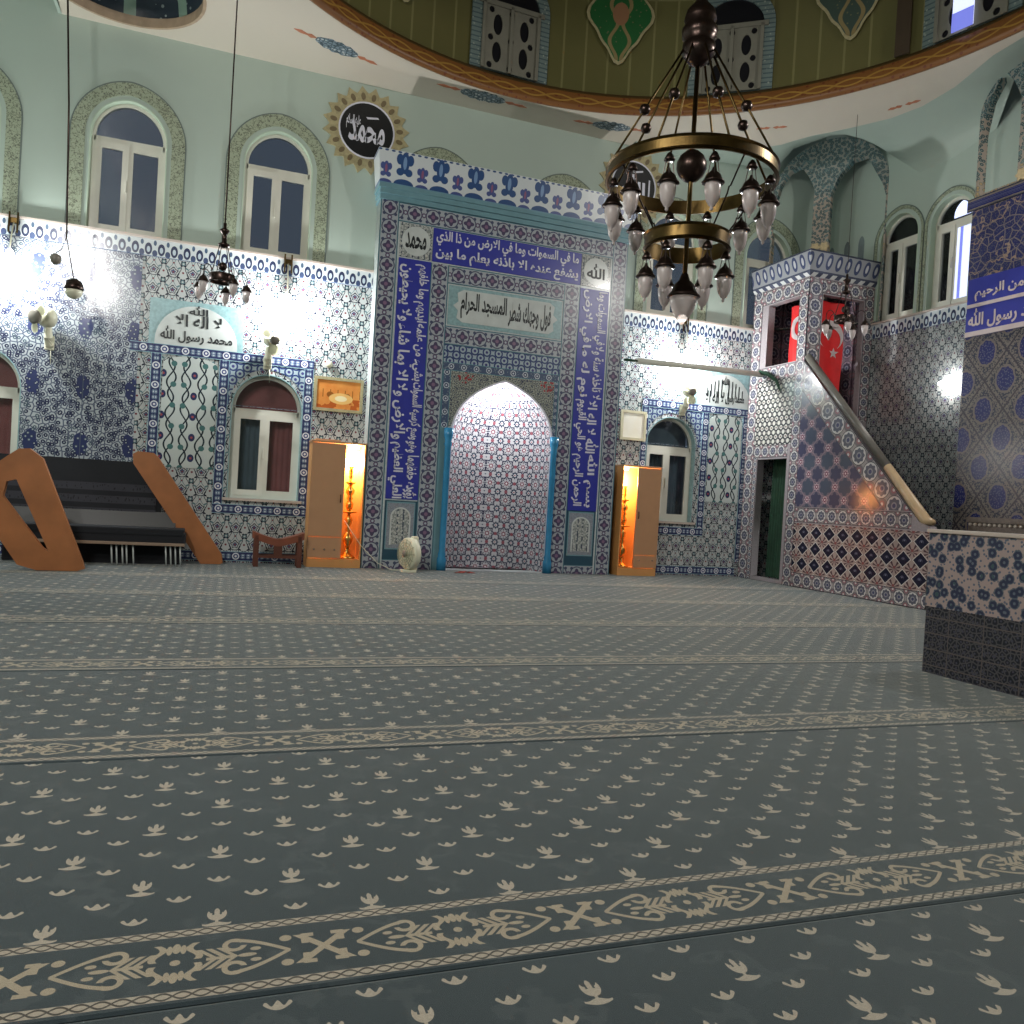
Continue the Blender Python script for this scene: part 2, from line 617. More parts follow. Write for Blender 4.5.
def mk_glass():
    m = bpy.data.materials.new('window_glass')
    m.use_nodes = True
    t = m.node_tree
    t.nodes.clear()
    o = t.nodes.new('ShaderNodeOutputMaterial')
    mx = t.nodes.new('ShaderNodeMixShader')
    tr = t.nodes.new('ShaderNodeBsdfTransparent')
    tr.inputs[0].default_value = (0.82, 0.86, 0.9, 1)
    gl = t.nodes.new('ShaderNodeBsdfGlossy')
    gl.inputs['Roughness'].default_value = 0.06
    fr = t.nodes.new('ShaderNodeFresnel')
    fr.inputs[0].default_value = 1.5
    t.links.new(fr.outputs[0], mx.inputs[0])
    t.links.new(tr.outputs[0], mx.inputs[1])
    t.links.new(gl.outputs[0], mx.inputs[2])
    t.links.new(mx.outputs[0], o.inputs[0])
    return m


M['glass'] = mk_glass()


def mk_frost(name, col, k):
    m = Mat(name, 0.3)
    m.base(col)
    m.b.inputs['Subsurface Weight'].default_value = 0.0
    m.b.inputs['Transmission Weight'].default_value = 0.35
    if k:
        m.emit(col, k)
    return m.m


M['frost'] = mk_frost('frosted_lamp_glass', (226, 214, 212), 0.0)
M['frost_lit'] = mk_frost('lit_lamp_glass', (236, 232, 225), 1.6)


def mk_carpet():
    m = Mat('tulip_carpet', 0.95, 0, 0.1)
    x, y, z = m.coord('object')
    n1 = m.noise(1.3, 4, 'object')
    n2 = m.noise(160, 2, 'object')
    n3 = m.noise(5, 5, 'object')
    ground = m.mix(n1, (42, 53, 59), (60, 71, 77))
    ground = m.mix((n3 > 0.56) & (n3 < 0.62), ground, m.mix(0.9, (120, 126, 128), ground))
    tan = m.mix(n2, (150, 140, 126), (198, 187, 170))
    m.b.inputs['Sheen Weight'].default_value = 0.5
    m.b.inputs['Sheen Roughness'].default_value = 0.45
    m.b.inputs['Sheen Tint'].default_value = (0.85, 0.9, 0.88, 1)

    def small(a, b):
        low = a * a * 22 - 0.018
        top = (a * 235).cos() * 0.009 + 0.008 - a.abs() * 0.12
        return ((b > low) & (b < top)) & (a.abs() < 0.032)

    def big(a, b):
        c = ((b > (a * a * 9 - 0.066)) & (b < ((a * 95).cos() * 0.007 - 0.048 + a * a * 6))) & (a.abs() < 0.036)
        tul = (hyp(a / 0.025, (b - 0.000) / 0.034) < 1) & (b < ((a * 220).cos() * 0.012 + 0.018))
        slit = ((a.abs() - 0.0095).abs() < 0.0028) & (b > -0.004)
        st = (a.abs() < 0.004) & ((b > -0.056) & (b < -0.03))
        return c | ((tul & slit.inv()) | st)

    P = 0.408
    a, b = x.cell(P, 0.453), y.cell(P, 0.385)
    a2, b2 = x.cell(P, 0.453 + P / 2), y.cell(P, 0.385 + P / 2)
    ah, bh = x.cell(P / 2, 0.453 + P / 4), y.cell(P / 2, 0.385 + P / 4)
    field = (big(a, b) | big(a2, b2)) | ((small(a, b2) | small(a2, b)) | small(ah, bh))
    infield = (y > 0.324) & (y < 1.735)
    # the border
    v = y - 0.17
    av = v.abs()
    stripe = ((av - 0.133).abs() < 0.0165)
    cr = (((x * 76).sin() * 0.012 + av - 0.133).abs() < 0.0035) | (((x * 76).sin() * -0.012 + av - 0.133).abs() < 0.0035)
    k = x.cell(0.70, 0.655).abs()
    ht = (0.265 - k) / 0.14
    heart = ((av - (ht * 1.45).sin() * 0.072).abs() < 0.0072) & ((k > 0.125) & (k < 0.268))
    curl = ((hyp(k - 0.135, av - 0.050) - 0.0225).abs() < 0.0068) & ((k < 0.15) | (av < 0.045))
    bud = hyp((k - 0.165) / 0.022, v / 0.008) < 1
    bud2 = hyp((k - 0.185) / 0.013, (av - 0.024) / 0.008) < 1
    zz = ((k - ((av * 80).sin() * 0.012 + 0.042)).abs() < 0.0085) & ((av < 0.082) & (av > 0.008))
    arrow = (((k - 0.115 + av * 0.9).abs() < 0.0075) | ((k - 0.092 + av * 0.9).abs() < 0.0065) | ((k - 0.138 + av * 0.9).abs() < 0.006)) & (av < 0.045)
    arrow = arrow | ((av < 0.006) & ((k > 0.07) & (k < 0.14)))
    fl = (hyp(k / 0.010, (av - 0.062) / 0.022) < 1) | ((hyp((k - 0.016) / 0.007, (av - 0.056) / 0.02) < 1) | (hyp(k / 0.012, av / 0.012) < 1))
    kx = (0.35 - k)
    xx = (((kx * 1.05 - av).abs() < 0.0135) & (av < 0.064)) | (((kx - 0.045).abs() < 0.009) & ((av < 0.066) & (av > 0.022)))
    xx = xx | (((av - 0.06).abs() < 0.008) & ((kx < 0.054) & (kx > 0.022)))
    side = hyp((kx - 0.092) / 0.015, (av - 0.055) / 0.014) < 1
    inner = (((heart | curl) | (bud | bud2)) | ((zz | arrow) | fl)) | (xx | side)
    inner = inner & (av < 0.1)
    band = (y < 0.34) & (y > -0.02)
    col = m.layer(ground, ((field & infield), tan), ((inner & band), m.mix(n2, (150, 138, 118), (186, 172, 150))),
                  ((stripe & band), tan), (((cr & stripe) & band), (74, 68, 62)))
    m.base(col)
    m.bump(m.noise(420, 2, 'object'), 0.004, 0.5)
    return m.m


M['carpet'] = mk_carpet()

# ------------------------------------------------------------------ mesh helpers
GROUPS = {}


def thing(name, label, cat, loc=(0, 0, 0), group=None):
    o = bpy.data.objects.new(name, None)
    o.empty_display_size = 0.1
    COL.objects.link(o)
    o.location = loc
    o['label'] = label
    o['category'] = cat
    if group:
        o['group'] = group
    return o


def link(name, me, mat, parent=None, smooth=False, label=None):
    """mesh data in world space; moved into the parent's space"""
    o = bpy.data.objects.new(name, me)
    COL.objects.link(o)
    if mat is not None and not me.materials:
        me.materials.append(mat)
    if smooth:
        for p in me.polygons:
            p.use_smooth = True
    if parent is not None:
        off = Vector((0, 0, 0))
        q = parent
        while q is not None:
            off += q.location
            q = q.parent
        me.transform(Matrix.Translation(-off))
        o.parent = parent
    if label:
        o['label'] = label
    return o


def struct(o):
    o['kind'] = 'structure'
    return o


class FR:
    """a plane in space: origin, right, up; the outward normal is right x up"""

    def __init__(s, O, U, V=(0, 0, 1)):
        s.O, s.U, s.V = Vector(O), Vector(U).normalized(), Vector(V).normalized()
        s.n = s.U.cross(s.V)

    def mat(s, out=0.0):
        m = Matrix((s.U, s.V, s.n)).transposed().to_4x4()
        return Matrix.Translation(s.O + s.n * out) @ m


FRONT = lambda y: FR((0, y, 0), (1, 0, 0))            # faces the camera, u = X, v = Z
LEFTW = lambda x: FR((x, 0, 0), (0, -1, 0))           # faces -X, u = -Y, v = Z


def plate_mesh(name, outer, holes=(), th=0.02, fr=None, out=0.0):
    cu = bpy.data.curves.new(name, 'CURVE')
    cu.dimensions = '2D'
    cu.fill_mode = 'BOTH'
    cu.extrude = th / 2
    for loop in [outer, *holes]:
        sp = cu.splines.new('POLY')
        sp.points.add(len(loop) - 1)
        for p, q in zip(sp.points, loop):
            p.co = (q[0], q[1], 0, 1)
        sp.use_cyclic_u = True
    o = bpy.data.objects.new(name, cu)
    me = bpy.data.meshes.new_from_object(o)
    bpy.data.objects.remove(o)
    bpy.data.curves.remove(cu)
    me.name = name
    me.transform(fr.mat(out - th / 2))
    return me


def plate(name, outer, holes=(), th=0.02, fr=None, mat=None, parent=None, out=0.0, label=None):
    return link(name, plate_mesh(name, outer, holes, th, fr, out), mat, parent, label=label)


def rect(x0, y0, x1, y1): return [(x0, y0), (x1, y0), (x1, y1), (x0, y1)]


def arch(x0, x1, y0, ys, top, n=20, point=0.0):
    """from the base corner up, over an arch springing at ys with its crown at top"""
    cx, hw, h = (x0 + x1) / 2, (x1 - x0) / 2, top - ys
    pts = [(x0, y0)]
    for i in range(n + 1):
        t = PI - PI * i / n
        c, s = math.cos(t), math.sin(t)
        s2 = s + point * (1 - abs(c)) * 0.5
        pts.append((cx + hw * c, ys + h * s2 / (1 + point * 0.5)))
    pts.append((x1, y0))
    return pts[::-1]


def ell(cx, cy, rx, ry, n=32, a0=0): return [(cx + rx * math.cos(a0 + 2 * PI * i / n), cy + ry * math.sin(a0 + 2 * PI * i / n)) for i in range(n)]


def box_bm(bm, x0, x1, y0, y1, z0, z1, bev=0.0):
    m = Matrix.Translation(((x0 + x1) / 2, (y0 + y1) / 2, (z0 + z1) / 2)) @ Matrix.Diagonal((abs(x1 - x0), abs(y1 - y0), abs(z1 - z0), 1))
    r = bmesh.ops.create_cube(bm, size=1, matrix=m)
    if bev:
        es = list({e for v in r['verts'] for e in v.link_edges})
        bmesh.ops.bevel(bm, geom=es, offset=bev, segments=2, affect='EDGES', profile=0.6)


def fin(name, bm, mat, parent=None, smooth=False, label=None):
    me = bpy.data.meshes.new(name)
    bm.normal_update()
    bm.to_mesh(me)
    bm.free()
    return link(name, me, mat, parent, smooth, label)


def box(name, b, mat, parent=None, bev=0.0, label=None):
    bm = bmesh.new()
    box_bm(bm, *b, bev)
    return fin(name, bm, mat, parent, label=label)


def tube_bm(bm, pts, r, n=10, caps=True):
    pts = [Vector(p) for p in pts]
    rings = []
    for i, p in enumerate(pts):
        d = (pts[min(i + 1, len(pts) - 1)] - pts[max(i - 1, 0)]).normalized()
        a = Vector((0, 0, 1)) if abs(d.z) < 0.9 else Vector((1, 0, 0))
        s = d.cross(a).normalized()
        t = s.cross(d)
        rr = r[i] if isinstance(r, (list, tuple)) else r
        rings.append([bm.verts.new(p + (s * math.cos(2 * PI * k / n) + t * math.sin(2 * PI * k / n)) * rr) for k in range(n)])
    for a, b in zip(rings, rings[1:]):
        for k in range(n):
            bm.faces.new((a[k], a[(k + 1) % n], b[(k + 1) % n], b[k]))
    if caps:
        bm.faces.new(rings[0][::-1])
        bm.faces.new(rings[-1])


def tube(name, pts, r, mat, parent=None, n=10):
    bm = bmesh.new()
    tube_bm(bm, pts, r, n)
    bmesh.ops.recalc_face_normals(bm, faces=bm.faces)
    return fin(name, bm, mat, parent, True)


def lathe_bm(bm, prof, c, n=20, axis=None):
    """prof: (radius, height) from bottom to top about the vertical through c"""
    m = Matrix.Translation(c)
    if axis is not None:
        m = m @ Vector(axis).to_track_quat('Z', 'Y').to_matrix().to_4x4()
    rings = []
    for r, z in prof:
        r = max(r, 1e-4)
        rings.append([bm.verts.new(m @ Vector((r * math.cos(2 * PI * k / n), r * math.sin(2 * PI * k / n), z))) for k in range(n)])
    for a, b in zip(rings, rings[1:]):
        for k in range(n):
            bm.faces.new((a[k], a[(k + 1) % n], b[(k + 1) % n], b[k]))
    bm.faces.new(rings[0][::-1])
    bm.faces.new(rings[-1])


def lathe(name, prof, c, mat, parent=None, n=20, axis=None, smooth=True):
    bm = bmesh.new()
    lathe_bm(bm, prof, c, n, axis)
    bmesh.ops.recalc_face_normals(bm, faces=bm.faces)
    return fin(name, bm, mat, parent, smooth)


def copy_tree(o, parent=None):
    c = o.copy()
    COL.objects.link(c)
    c.parent = parent
    for ch in list(o.children):
        copy_tree(ch, c)
    return c


# ------------------------------------------------------------------ Arabic lettering
_AR = {}
for ch, base, n in [('ا', 0xFE8D, 2), ('ب', 0xFE8F, 4), ('ة', 0xFE93, 2), ('ت', 0xFE95, 4), ('ث', 0xFE99, 4), ('ج', 0xFE9D, 4), ('ح', 0xFEA1, 4),
                    ('خ', 0xFEA5, 4), ('د', 0xFEA9, 2), ('ذ', 0xFEAB, 2), ('ر', 0xFEAD, 2), ('ز', 0xFEAF, 2), ('س', 0xFEB1, 4), ('ش', 0xFEB5, 4),
                    ('ص', 0xFEB9, 4), ('ض', 0xFEBD, 4), ('ط', 0xFEC1, 4), ('ظ', 0xFEC5, 4), ('ع', 0xFEC9, 4), ('غ', 0xFECD, 4), ('ف', 0xFED1, 4),
                    ('ق', 0xFED5, 4), ('ك', 0xFED9, 4), ('ل', 0xFEDD, 4), ('م', 0xFEE1, 4), ('ن', 0xFEE5, 4), ('ه', 0xFEE9, 4), ('و', 0xFEED, 2),
                    ('ى', 0xFEEF, 2), ('ي', 0xFEF1, 4), ('ئ', 0xFE89, 4), ('ؤ', 0xFE85, 2)]:
    _AR[ch] = [base + i for i in range(n)]


def shape(s):
    """joined presentation forms in visual (left to right) order"""
    out = []
    for w in s.split(' '):
        if w == 'الله':
            out.append([0xFDF2])
            continue
        g, i, prev = [], 0, False
        while i < len(w):
            c = w[i]
            if c not in _AR:
                g.append(ord(c))
                prev = False
                i += 1
                continue
            if c == 'ل' and i + 1 < len(w) and w[i + 1] == 'ا':
                g.append(0xFEFC if prev else 0xFEFB)
                prev = False
                i += 2
                continue
            f = _AR[c]
            nxt = i + 1 < len(w) and w[i + 1] in _AR
            if len(f) == 4:
                g.append(f[3] if prev and nxt else f[1] if prev else f[2] if nxt else f[0])
                prev = True
            else:
                g.append(f[1] if prev else f[0])
                prev = False
            i += 1
        out.append(g)
    return ' '.join(''.join(chr(k) for k in g[::-1]) for g in out[::-1])


def glyphs(body, u0, v0, u1, v1, rot=0):
    """2D lettering stretched to fill the box; rot in quarter turns"""
    cu = bpy.data.curves.new('lettering', 'FONT')
    cu.body = shape(body)
    cu.size = 1
    cu.resolution_u = 2
    cu.offset = 0.03
    o = bpy.data.objects.new('lettering', cu)
    COL.objects.link(o)
    bpy.context.view_layer.update()
    me = bpy.data.meshes.new_from_object(o)
    bpy.data.objects.remove(o)
    bpy.data.curves.remove(cu)
    if rot:
        me.transform(Matrix.Rotation(rot * PI / 2, 4, 'Z'))
    xs = [v.co.x for v in me.vertices]
    ys = [v.co.y for v in me.vertices]
    ax, bx, ay, by = min(xs), max(xs), min(ys), max(ys)
    for v in me.vertices:
        v.co.x = u0 + (v.co.x - ax) / (bx - ax) * (u1 - u0)
        v.co.y = v0 + (v.co.y - ay) / (by - ay) * (v1 - v0)
    return me


def lettering(items, fr, mat, parent, out=0.004, extra=()):
    """items: (text, u0, v0, u1, v1, rot) all in ONE mesh of lettering"""
    bm = bmesh.new()
    for ii, it in enumerate(items):
        me = glyphs(*it)
        me.transform(Matrix.Translation((0, 0, 0.0009 * ii)))
        bm.from_mesh(me)
        bpy.data.meshes.remove(me)
    for loop in extra:
        me = plate_mesh('stroke', loop, (), 0.0005, FR((0, 0, 0), (1, 0, 0), (0, 1, 0)))
        bm.from_mesh(me)
        bpy.data.meshes.remove(me)
    bm.transform(fr.mat(out))
    return fin('lettering', bm, mat, parent)


# ------------------------------------------------------------------ measures
YW = 12.7        # front wall
YP = 12.35       # face of the mihrab panel
XR = 10.55       # right wall
XL = -4.6
YB = -4.0
ZC = 7.44        # ceiling
DC = (4.055, 6.886)
DR = 5.155
K = YW / 12.42
def kx(x): return x * K
def kz(z): return EYE + (z - EYE) * K
ZT = 4.575       # top of wall tiling

# ------------------------------------------------------------------ floor, walls, ceiling
struct(box('floor', (XL - 0.3, XR + 0.3, YB - 0.3, YW + 1.6, -0.25, -0.014), M['floor']))

UPW = [(kx(-3.42), 1), (kx(-1.41), 1), (kx(0.58), 1), (kx(2.98), 1), (kx(5.12), 1), (kx(7.22), 1), (kx(9.2), 1)]   # upper windows of the front wall
uw_hw = 0.485
def uw_open(cx): return arch(cx - uw_hw, cx + uw_hw, kz(4.5), kz(5.83), kz(6.34), 20, 0.1)
def low_open(cx): return arch(cx - 0.5, cx + 0.5, kz(0.96), kz(2.28), kz(2.78), 20)
LOW = [kx(0.6), kx(7.4), kx(-3.05)]
NX0, NX1 = 3.40, 5.09       # niche opening
NCX = (NX0 + NX1) / 2


def niche_outline(grow=0.0, z0=0.0):
    x0, x1 = NX0 - grow, NX1 + grow
    cx, hw = (x0 + x1) / 2, (x1 - x0) / 2
    pts = [(x1, z0), (x1, 2.18)]
    n = 12
    top = 3.06 + grow
    prof = [(1.0, 0.0), (0.985, 0.13), (0.95, 0.26), (0.89, 0.40), (0.80, 0.53), (0.68, 0.65), (0.54, 0.76), (0.38, 0.85), (0.22, 0.925), (0.09, 0.975), (0, 1)]
    for a, b in prof:
        pts.append((cx + hw * a, 2.18 + (top - 2.18) * b))
    for a, b in prof[::-1][1:]:
        pts.append((cx - hw * a, 2.18 + (top - 2.18) * b))
    pts.append((x0, z0))
    return pts


F = FRONT(YW)
tile_holes = [low_open(c) for c in LOW]
niche_hole = niche_outline(0.12, -0.01)
wall = struct(plate('wall_front', [(XL, -0.02), (XR + 0.3, -0.02), (XR + 0.3, 4.34), (XL, 4.34)], [low_open(c) for c in LOW] + [[(p[0], max(p[1], 0.0)) for p in niche_hole]], 0.25, F, M['wall_tile']))
plate('tile_crown', rect(XL, 4.34, XR, ZT), (), 0.03, F, M['crown_tile'], wall, 0.02)
box('tile_ledge', (XL, XR, YW - 0.06, YW, ZT, ZT + 0.03), M['marble'], wall)
plate('upper_wall', rect(XL, 4.34, XR + 0.3, 9.0), [uw_open(c) for c, _ in UPW], 0.25, F, M['mint'], wall)
# a differently patterned field at the far left
plate('tile_field', rect(XL, 0.0, kx(-1.16), 4.33), [low_open(LOW[2])], 0.01, F, M['dense_tile'], wall, 0.008)


def border(name, path, w, fr, parent, kind=p_rosette_blue, key='rb', out=0.012):
    """straight border strips between the given points"""
    for (a, b) in zip(path, path[1:]):
        if abs(a[0] - b[0]) > abs(a[1] - b[1]):
            x0, x1 = sorted((a[0], b[0]))
            m = strip_mat(kind, 'x', a[1], w, '%s_border_tile' % key)
            plate(name, rect(x0 - w / 2, a[1] - w / 2, x1 + w / 2, a[1] + w / 2), (), 0.012, fr, m, parent, out)
        else:
            y0, y1 = sorted((a[1], b[1]))
            m = strip_mat(kind, 'z', a[0], w, '%s_border_tile' % key)
            plate(name, rect(a[0] - w / 2, y0 + w / 2, a[0] + w / 2, y1 - w / 2), (), 0.012, fr, m, parent, out)


BW = 0.14
zb = kz(3.0)
for side in (0, 1):
    if side == 0:
        xa, xb, xc, xd = kx(-0.92), kx(-0.02), kx(1.17), kx(-1.2)
        border('tile_border', [(xd, zb), (xc, zb), (xc, kz(0.80)), (xb, kz(0.80)), (xb, zb)], BW, F, wall)
        border('tile_border', [(xa, 0.2), (xa, zb)], BW, F, wall)
        fx0, fx1 = xa + BW / 2, xb - BW / 2
        wx0, wx1, cx = xb + BW / 2, xc - BW / 2, LOW[0]
    else:
        xa, xb, xc, xd = kx(8.93), kx(8.08), kx(6.86), kx(8.93)
        border('tile_border', [(xa, 0.2), (xa, zb), (xc, zb), (xc, kz(0.80)), (xb, kz(0.80)), (xb, zb)], BW, F, wall)
        fx0, fx1 = xb + BW / 2, xa - BW / 2
        wx0, wx1, cx = xc + BW / 2, xb - BW / 2, LOW[1]
    plate('arabesque_panel', arch(fx0 + 0.02, fx1 - 0.02, kz(1.35), kz(2.8), kz(2.93), 16), (), 0.012, F, M['arabesque'], wall, 0.012)
    # pale ring tiles round the head of the window
    plate('window_head_tiles', rect(wx0, kz(2.3), wx1, zb - BW / 2), [[(min(max(p[0], wx0 + 0.004), wx1 - 0.004), p[1]) for p in arch(cx - 0.545, cx + 0.545, kz(2.305), kz(2.32), kz(2.86), 20)]], 0.012, F, M['hex_tile'], wall, 0.006)
    # skirting border
border('tile_border', [(XL, 0.09), (2.0, 0.09)], BW, F, wall, out=0.01)
border('tile_border', [(6.4, 0.09), (9.0, 0.09)], BW, F, wall, out=0.01)

# lunettes with black script
for (cx, nm) in ((kx(-0.41), 'l'), (kx(8.44), 'r')):
    hw = 0.56
    plate('teal_spandrel', rect(cx - hw - 0.08, zb + BW / 2, cx + hw + 0.08, zb + 0.72), (), 0.008, F, M['pale_teal'], wall, 0.006)
    plate('lunette', arch(cx - hw, cx + hw, zb + BW / 2, zb + BW / 2 + 0.05, zb + 0.66, 24), (), 0.012, F, M['panel_white'], wall, 0.012)
    z0 = zb + BW / 2
    arcs = []
    if nm == 'l':
        lettering([('محمد رسول الله', cx - 0.49, z0 + 0.04, cx + 0.49, z0 + 0.27, 0), ('لا اله الا', cx - 0.30, z0 + 0.28, cx + 0.34, z0 + 0.46, 0),
                   ('الله', cx - 0.12, z0 + 0.46, cx + 0.14, z0 + 0.60, 0)], F, M['letter_dark'], wall, 0.015)
    else:
        st = []
        for k in range(-5, 6):
            if k == 0:
                continue
            x = cx + k * 0.075
            h = 0.50 * math.sqrt(max(0.05, 1 - (k / 6.6) ** 2))
            st.append([(x - 0.011, z0 + 0.16), (x + 0.011, z0 + 0.16), (x + 0.011, z0 + h), (x - 0.011, z0 + h)])
        lettering([('لا اله الا', cx - 0.42, z0 + 0.05, cx - 0.01, z0 + 0.27, 0), ('الله', cx - 0.07, z0 + 0.4, cx + 0.07, z0 + 0.56, 0),
                   ('محمد رسول', cx + 0.01, z0 + 0.05, cx + 0.42, z0 + 0.27, 0)], F, M['letter_dark'], wall, 0.015, st)

# right wall
FRW = LEFTW(XR)
rw_open = [(-10.74, 0.40), (-9.70, 0.38)]
def rwo(u, hw): return arch(u - hw, u + hw, 4.60, 5.98, 6.38 if hw > 0.39 else 6.34, 20, 0.1)
wall_r = struct(plate('wall_right', rect(-(YW + 0.2), -0.02, -YB, 4.34), (), 0.25, FRW, M['right_tile']))
plate('tile_crown', rect(-YW, 4.34, -5.0, ZT), (), 0.03, FRW, M['crown_tile'], wall_r, 0.02)
box('tile_ledge', (XR - 0.06, XR, 5.0, YW - 0.06, ZT, ZT + 0.03), M['marble'], wall_r)
plate('upper_wall', rect(-(YW + 0.2), 4.34, -YB, 9.0), [rwo(*q) for q in rw_open], 0.25, FRW, M['mint'], wall_r)
# narrow lancets seen through the corner arcade
for u in (-12.35, -11.95, -11.6):
    plate('lancet', arch(u - 0.07, u + 0.07, 5.3, 6.1, 6.25, 12, 0.3), (), 0.01, FRW, M['grey_curtain'], wall_r, 0.006)
for z in (5.15,):
    border_r = None

struct(box('wall_left', (XL - 0.25, XL, YB, YW, -0.02, 9.0), M['mint']))
struct(box('wall_back', (XL, XR, YB - 0.25, YB, -0.02, 9.0), M['mint']))

# ceiling: flat cream plate with the dome opening and the small dome at the left
edge_top = [(6.4, 12.5), (7.5, 12.27), (8.2, 11.95), (8.62, 11.5), (8.7, 11.3), (8.85, 11.0), (9.0, 10.8), (9.2, 10.5), (9.5, 10.0), (9.62, 9.5), (9.58, 8.9), (9.35, 8.1), (9.30, 7.3), (9.5, 6.4), (10.2, 5.4), (10.55, 5.0)]
edge_low = [(6.5, 12.7, 7.44), (7.6, 12.7, 7.46), (8.6, 12.7, 7.55), (9.42, 12.7, 7.62), (9.62, 12.45, 7.95), (10.0, 11.93, 8.06), (10.36, 11.38, 7.95), (10.55, 11.05, 7.5), (10.55, 10.4, 6.95), (10.55, 9.7, 6.95), (10.55, 9.0, 7.1), (9.95, 8.2, 7.5), (9.95, 7.5, 7.55), (10.2, 6.5, 7.5), (10.55, 5.4, 7.44), (10.57, 5.0, 7.44)]
outline = [(-2.35, YB), (XR, YB), (XR, 5.0)] + edge_top[::-1] + [(6.4, YW), (-2.35, YW)]
sd = (-1.50, 11.55, 1.0)      # the small dome
ceil_fr = FR((0, 0, ZC), (1, 0, 0), (0, -1, 0))       # faces down; u = X, v = -Y
ceiling = struct(plate('ceiling', [(x, -y) for x, y in outline], [[(x, -y) for x, y in ell(DC[0], DC[1], DR, DR, 96)], [(x, -y) for x, y in ell(sd[0], sd[1], sd[2], sd[2], 48)]], 0.05, ceil_fr, M['cream']))
bm = bmesh.new()
rows = []
for q in range(7):
    t_ = q / 6 * PI / 2
    f1, f2 = math.sin(t_), 1 - math.cos(t_)
    rows.append([bm.verts.new((x + (a - x) * f1, y + (b - y) * f1, ZC + (c - ZC) * (f2 if c < ZC else f1))) for (x, y), (a, b, c) in zip(edge_top, edge_low)])
for A, B in zip(rows, rows[1:]):
    for i in range(len(A) - 1):
        bm.faces.new((A[i], A[i + 1], B[i + 1], B[i]))
bmesh.ops.recalc_face_normals(bm, faces=bm.faces)
fin('ceiling_cove', bm, M['mint'], ceiling, True)
box('ceiling_side', (XL, -2.35, YB, YW, 8.3, 8.4), M['mint'], ceiling)
box('ceiling_riser', (-2.40, -2.35, YB, YW, ZC, 8.3), M['mint'], ceiling)

# the small dome at the upper left: beige rim, dark shell
bm = bmesh.new()
rp = [(sd[2] - 0.02, ZC - 0.01), (sd[2] + 0.02, ZC - 0.01), (sd[2] + 0.02, ZC + 0.12), (sd[2] - 0.02, ZC + 0.12)]
rs = [[bm.verts.new((sd[0] + q * math.cos(2 * PI * k / 48), sd[1] + q * math.sin(2 * PI * k / 48), z)) for q, z in rp] for k in range(48)]
for k in range(48):
    for j in range(4):
        bm.faces.new((rs[k][j], rs[(k + 1) % 48][j], rs[(k + 1) % 48][(j + 1) % 4], rs[k][(j + 1) % 4]))
fin('small_dome_rim', bm, flat('beige_dome_rim', (176, 152, 128), 0.5, vary=0.15, scale=8), ceiling)
bm = bmesh.new()
n = 32
rings = []
for j in range(7):
    t = j / 6 * PI / 2
    rings.append([bm.verts.new((sd[0] + sd[2] * math.cos(t) * math.cos(2 * PI * k / n), sd[1] + sd[2] * math.cos(t) * math.sin(2 * PI * k / n), ZC + 0.1 + 0.8 * math.sin(t))) for k in range(n)])
for a, b in zip(rings, rings[1:]):
    for k in range(n):
        bm.faces.new((a[k], b[k], b[(k + 1) % n], a[(k + 1) % n]))


def f_smalldome(m, X, Y, Z):
    v = m.voronoi(9)
    A = ang(X - sd[0], Y - sd[1])
    a = (A / (PI / 4)).cell(1).abs()
    return m.layer((52, 62, 74), ((v < 0.2), (150, 160, 160)), ((a < 0.1), (150, 176, 158)))


fin('small_dome_shell', bm, tile('small_dome_paint', f_smalldome, 0.4), ceiling, True)

# dome: ochre band, olive drum, shell
def ring_wall(name, prof, mat, n=120, mirror=False):
    bm = bmesh.new()
    rs = [[bm.verts.new((DC[0] + r * math.cos(2 * PI * k / n), DC[1] + r * math.sin(2 * PI * k / n), z)) for k in range(n)] for r, z in prof]
    for a, b in zip(rs, rs[1:]):
        for k in range(n):
            bm.faces.new((a[k], b[k], b[(k + 1) % n], a[(k + 1) % n]))
    return fin(name, bm, mat, ceiling, True)


ring_wall('dome_band', [(DR + 0.02, ZC + 0.03), (DR + 0.0, ZC - 0.015), (DR - 0.05, ZC - 0.02), (DR - 0.06, ZC + 0.06), (DR - 0.02, ZC + 0.24), (DR - 0.0, ZC + 0.30), (DR + 0.04, ZC + 0.30)], M['band'])
ring_wall('dome_drum', [(DR + 0.03, ZC + 0.29), (DR + 0.03, 10.6), (DR - 0.05, 10.7)], M['drum'])
ring_wall('dome_shell', [(DR * math.cos(j / 12 * PI / 2), 10.7 + 4.2 * math.sin(j / 12 * PI / 2)) for j in range(12)] + [(0.02, 14.9)], M['drum'])


def polar(deg, r, z=0): return Vector((DC[0] + r * math.sin(math.radians(deg)), DC[1] + r * math.cos(math.radians(deg)), z))


def drum_frame(deg, r=None):
    c = polar(deg, DR - 0.02 if r is None else r)
    a = math.radians(deg)
    return FR(c, (math.cos(a), -math.sin(a), 0))


def f_drumborder(m, X, Y, Z):
    t = (Z / 0.07).cell(1).abs()
    return m.layer((112, 128, 126), ((t < 0.14), (72, 92, 96)), ((m.voronoi(14) < 0.2), (150, 160, 150)))


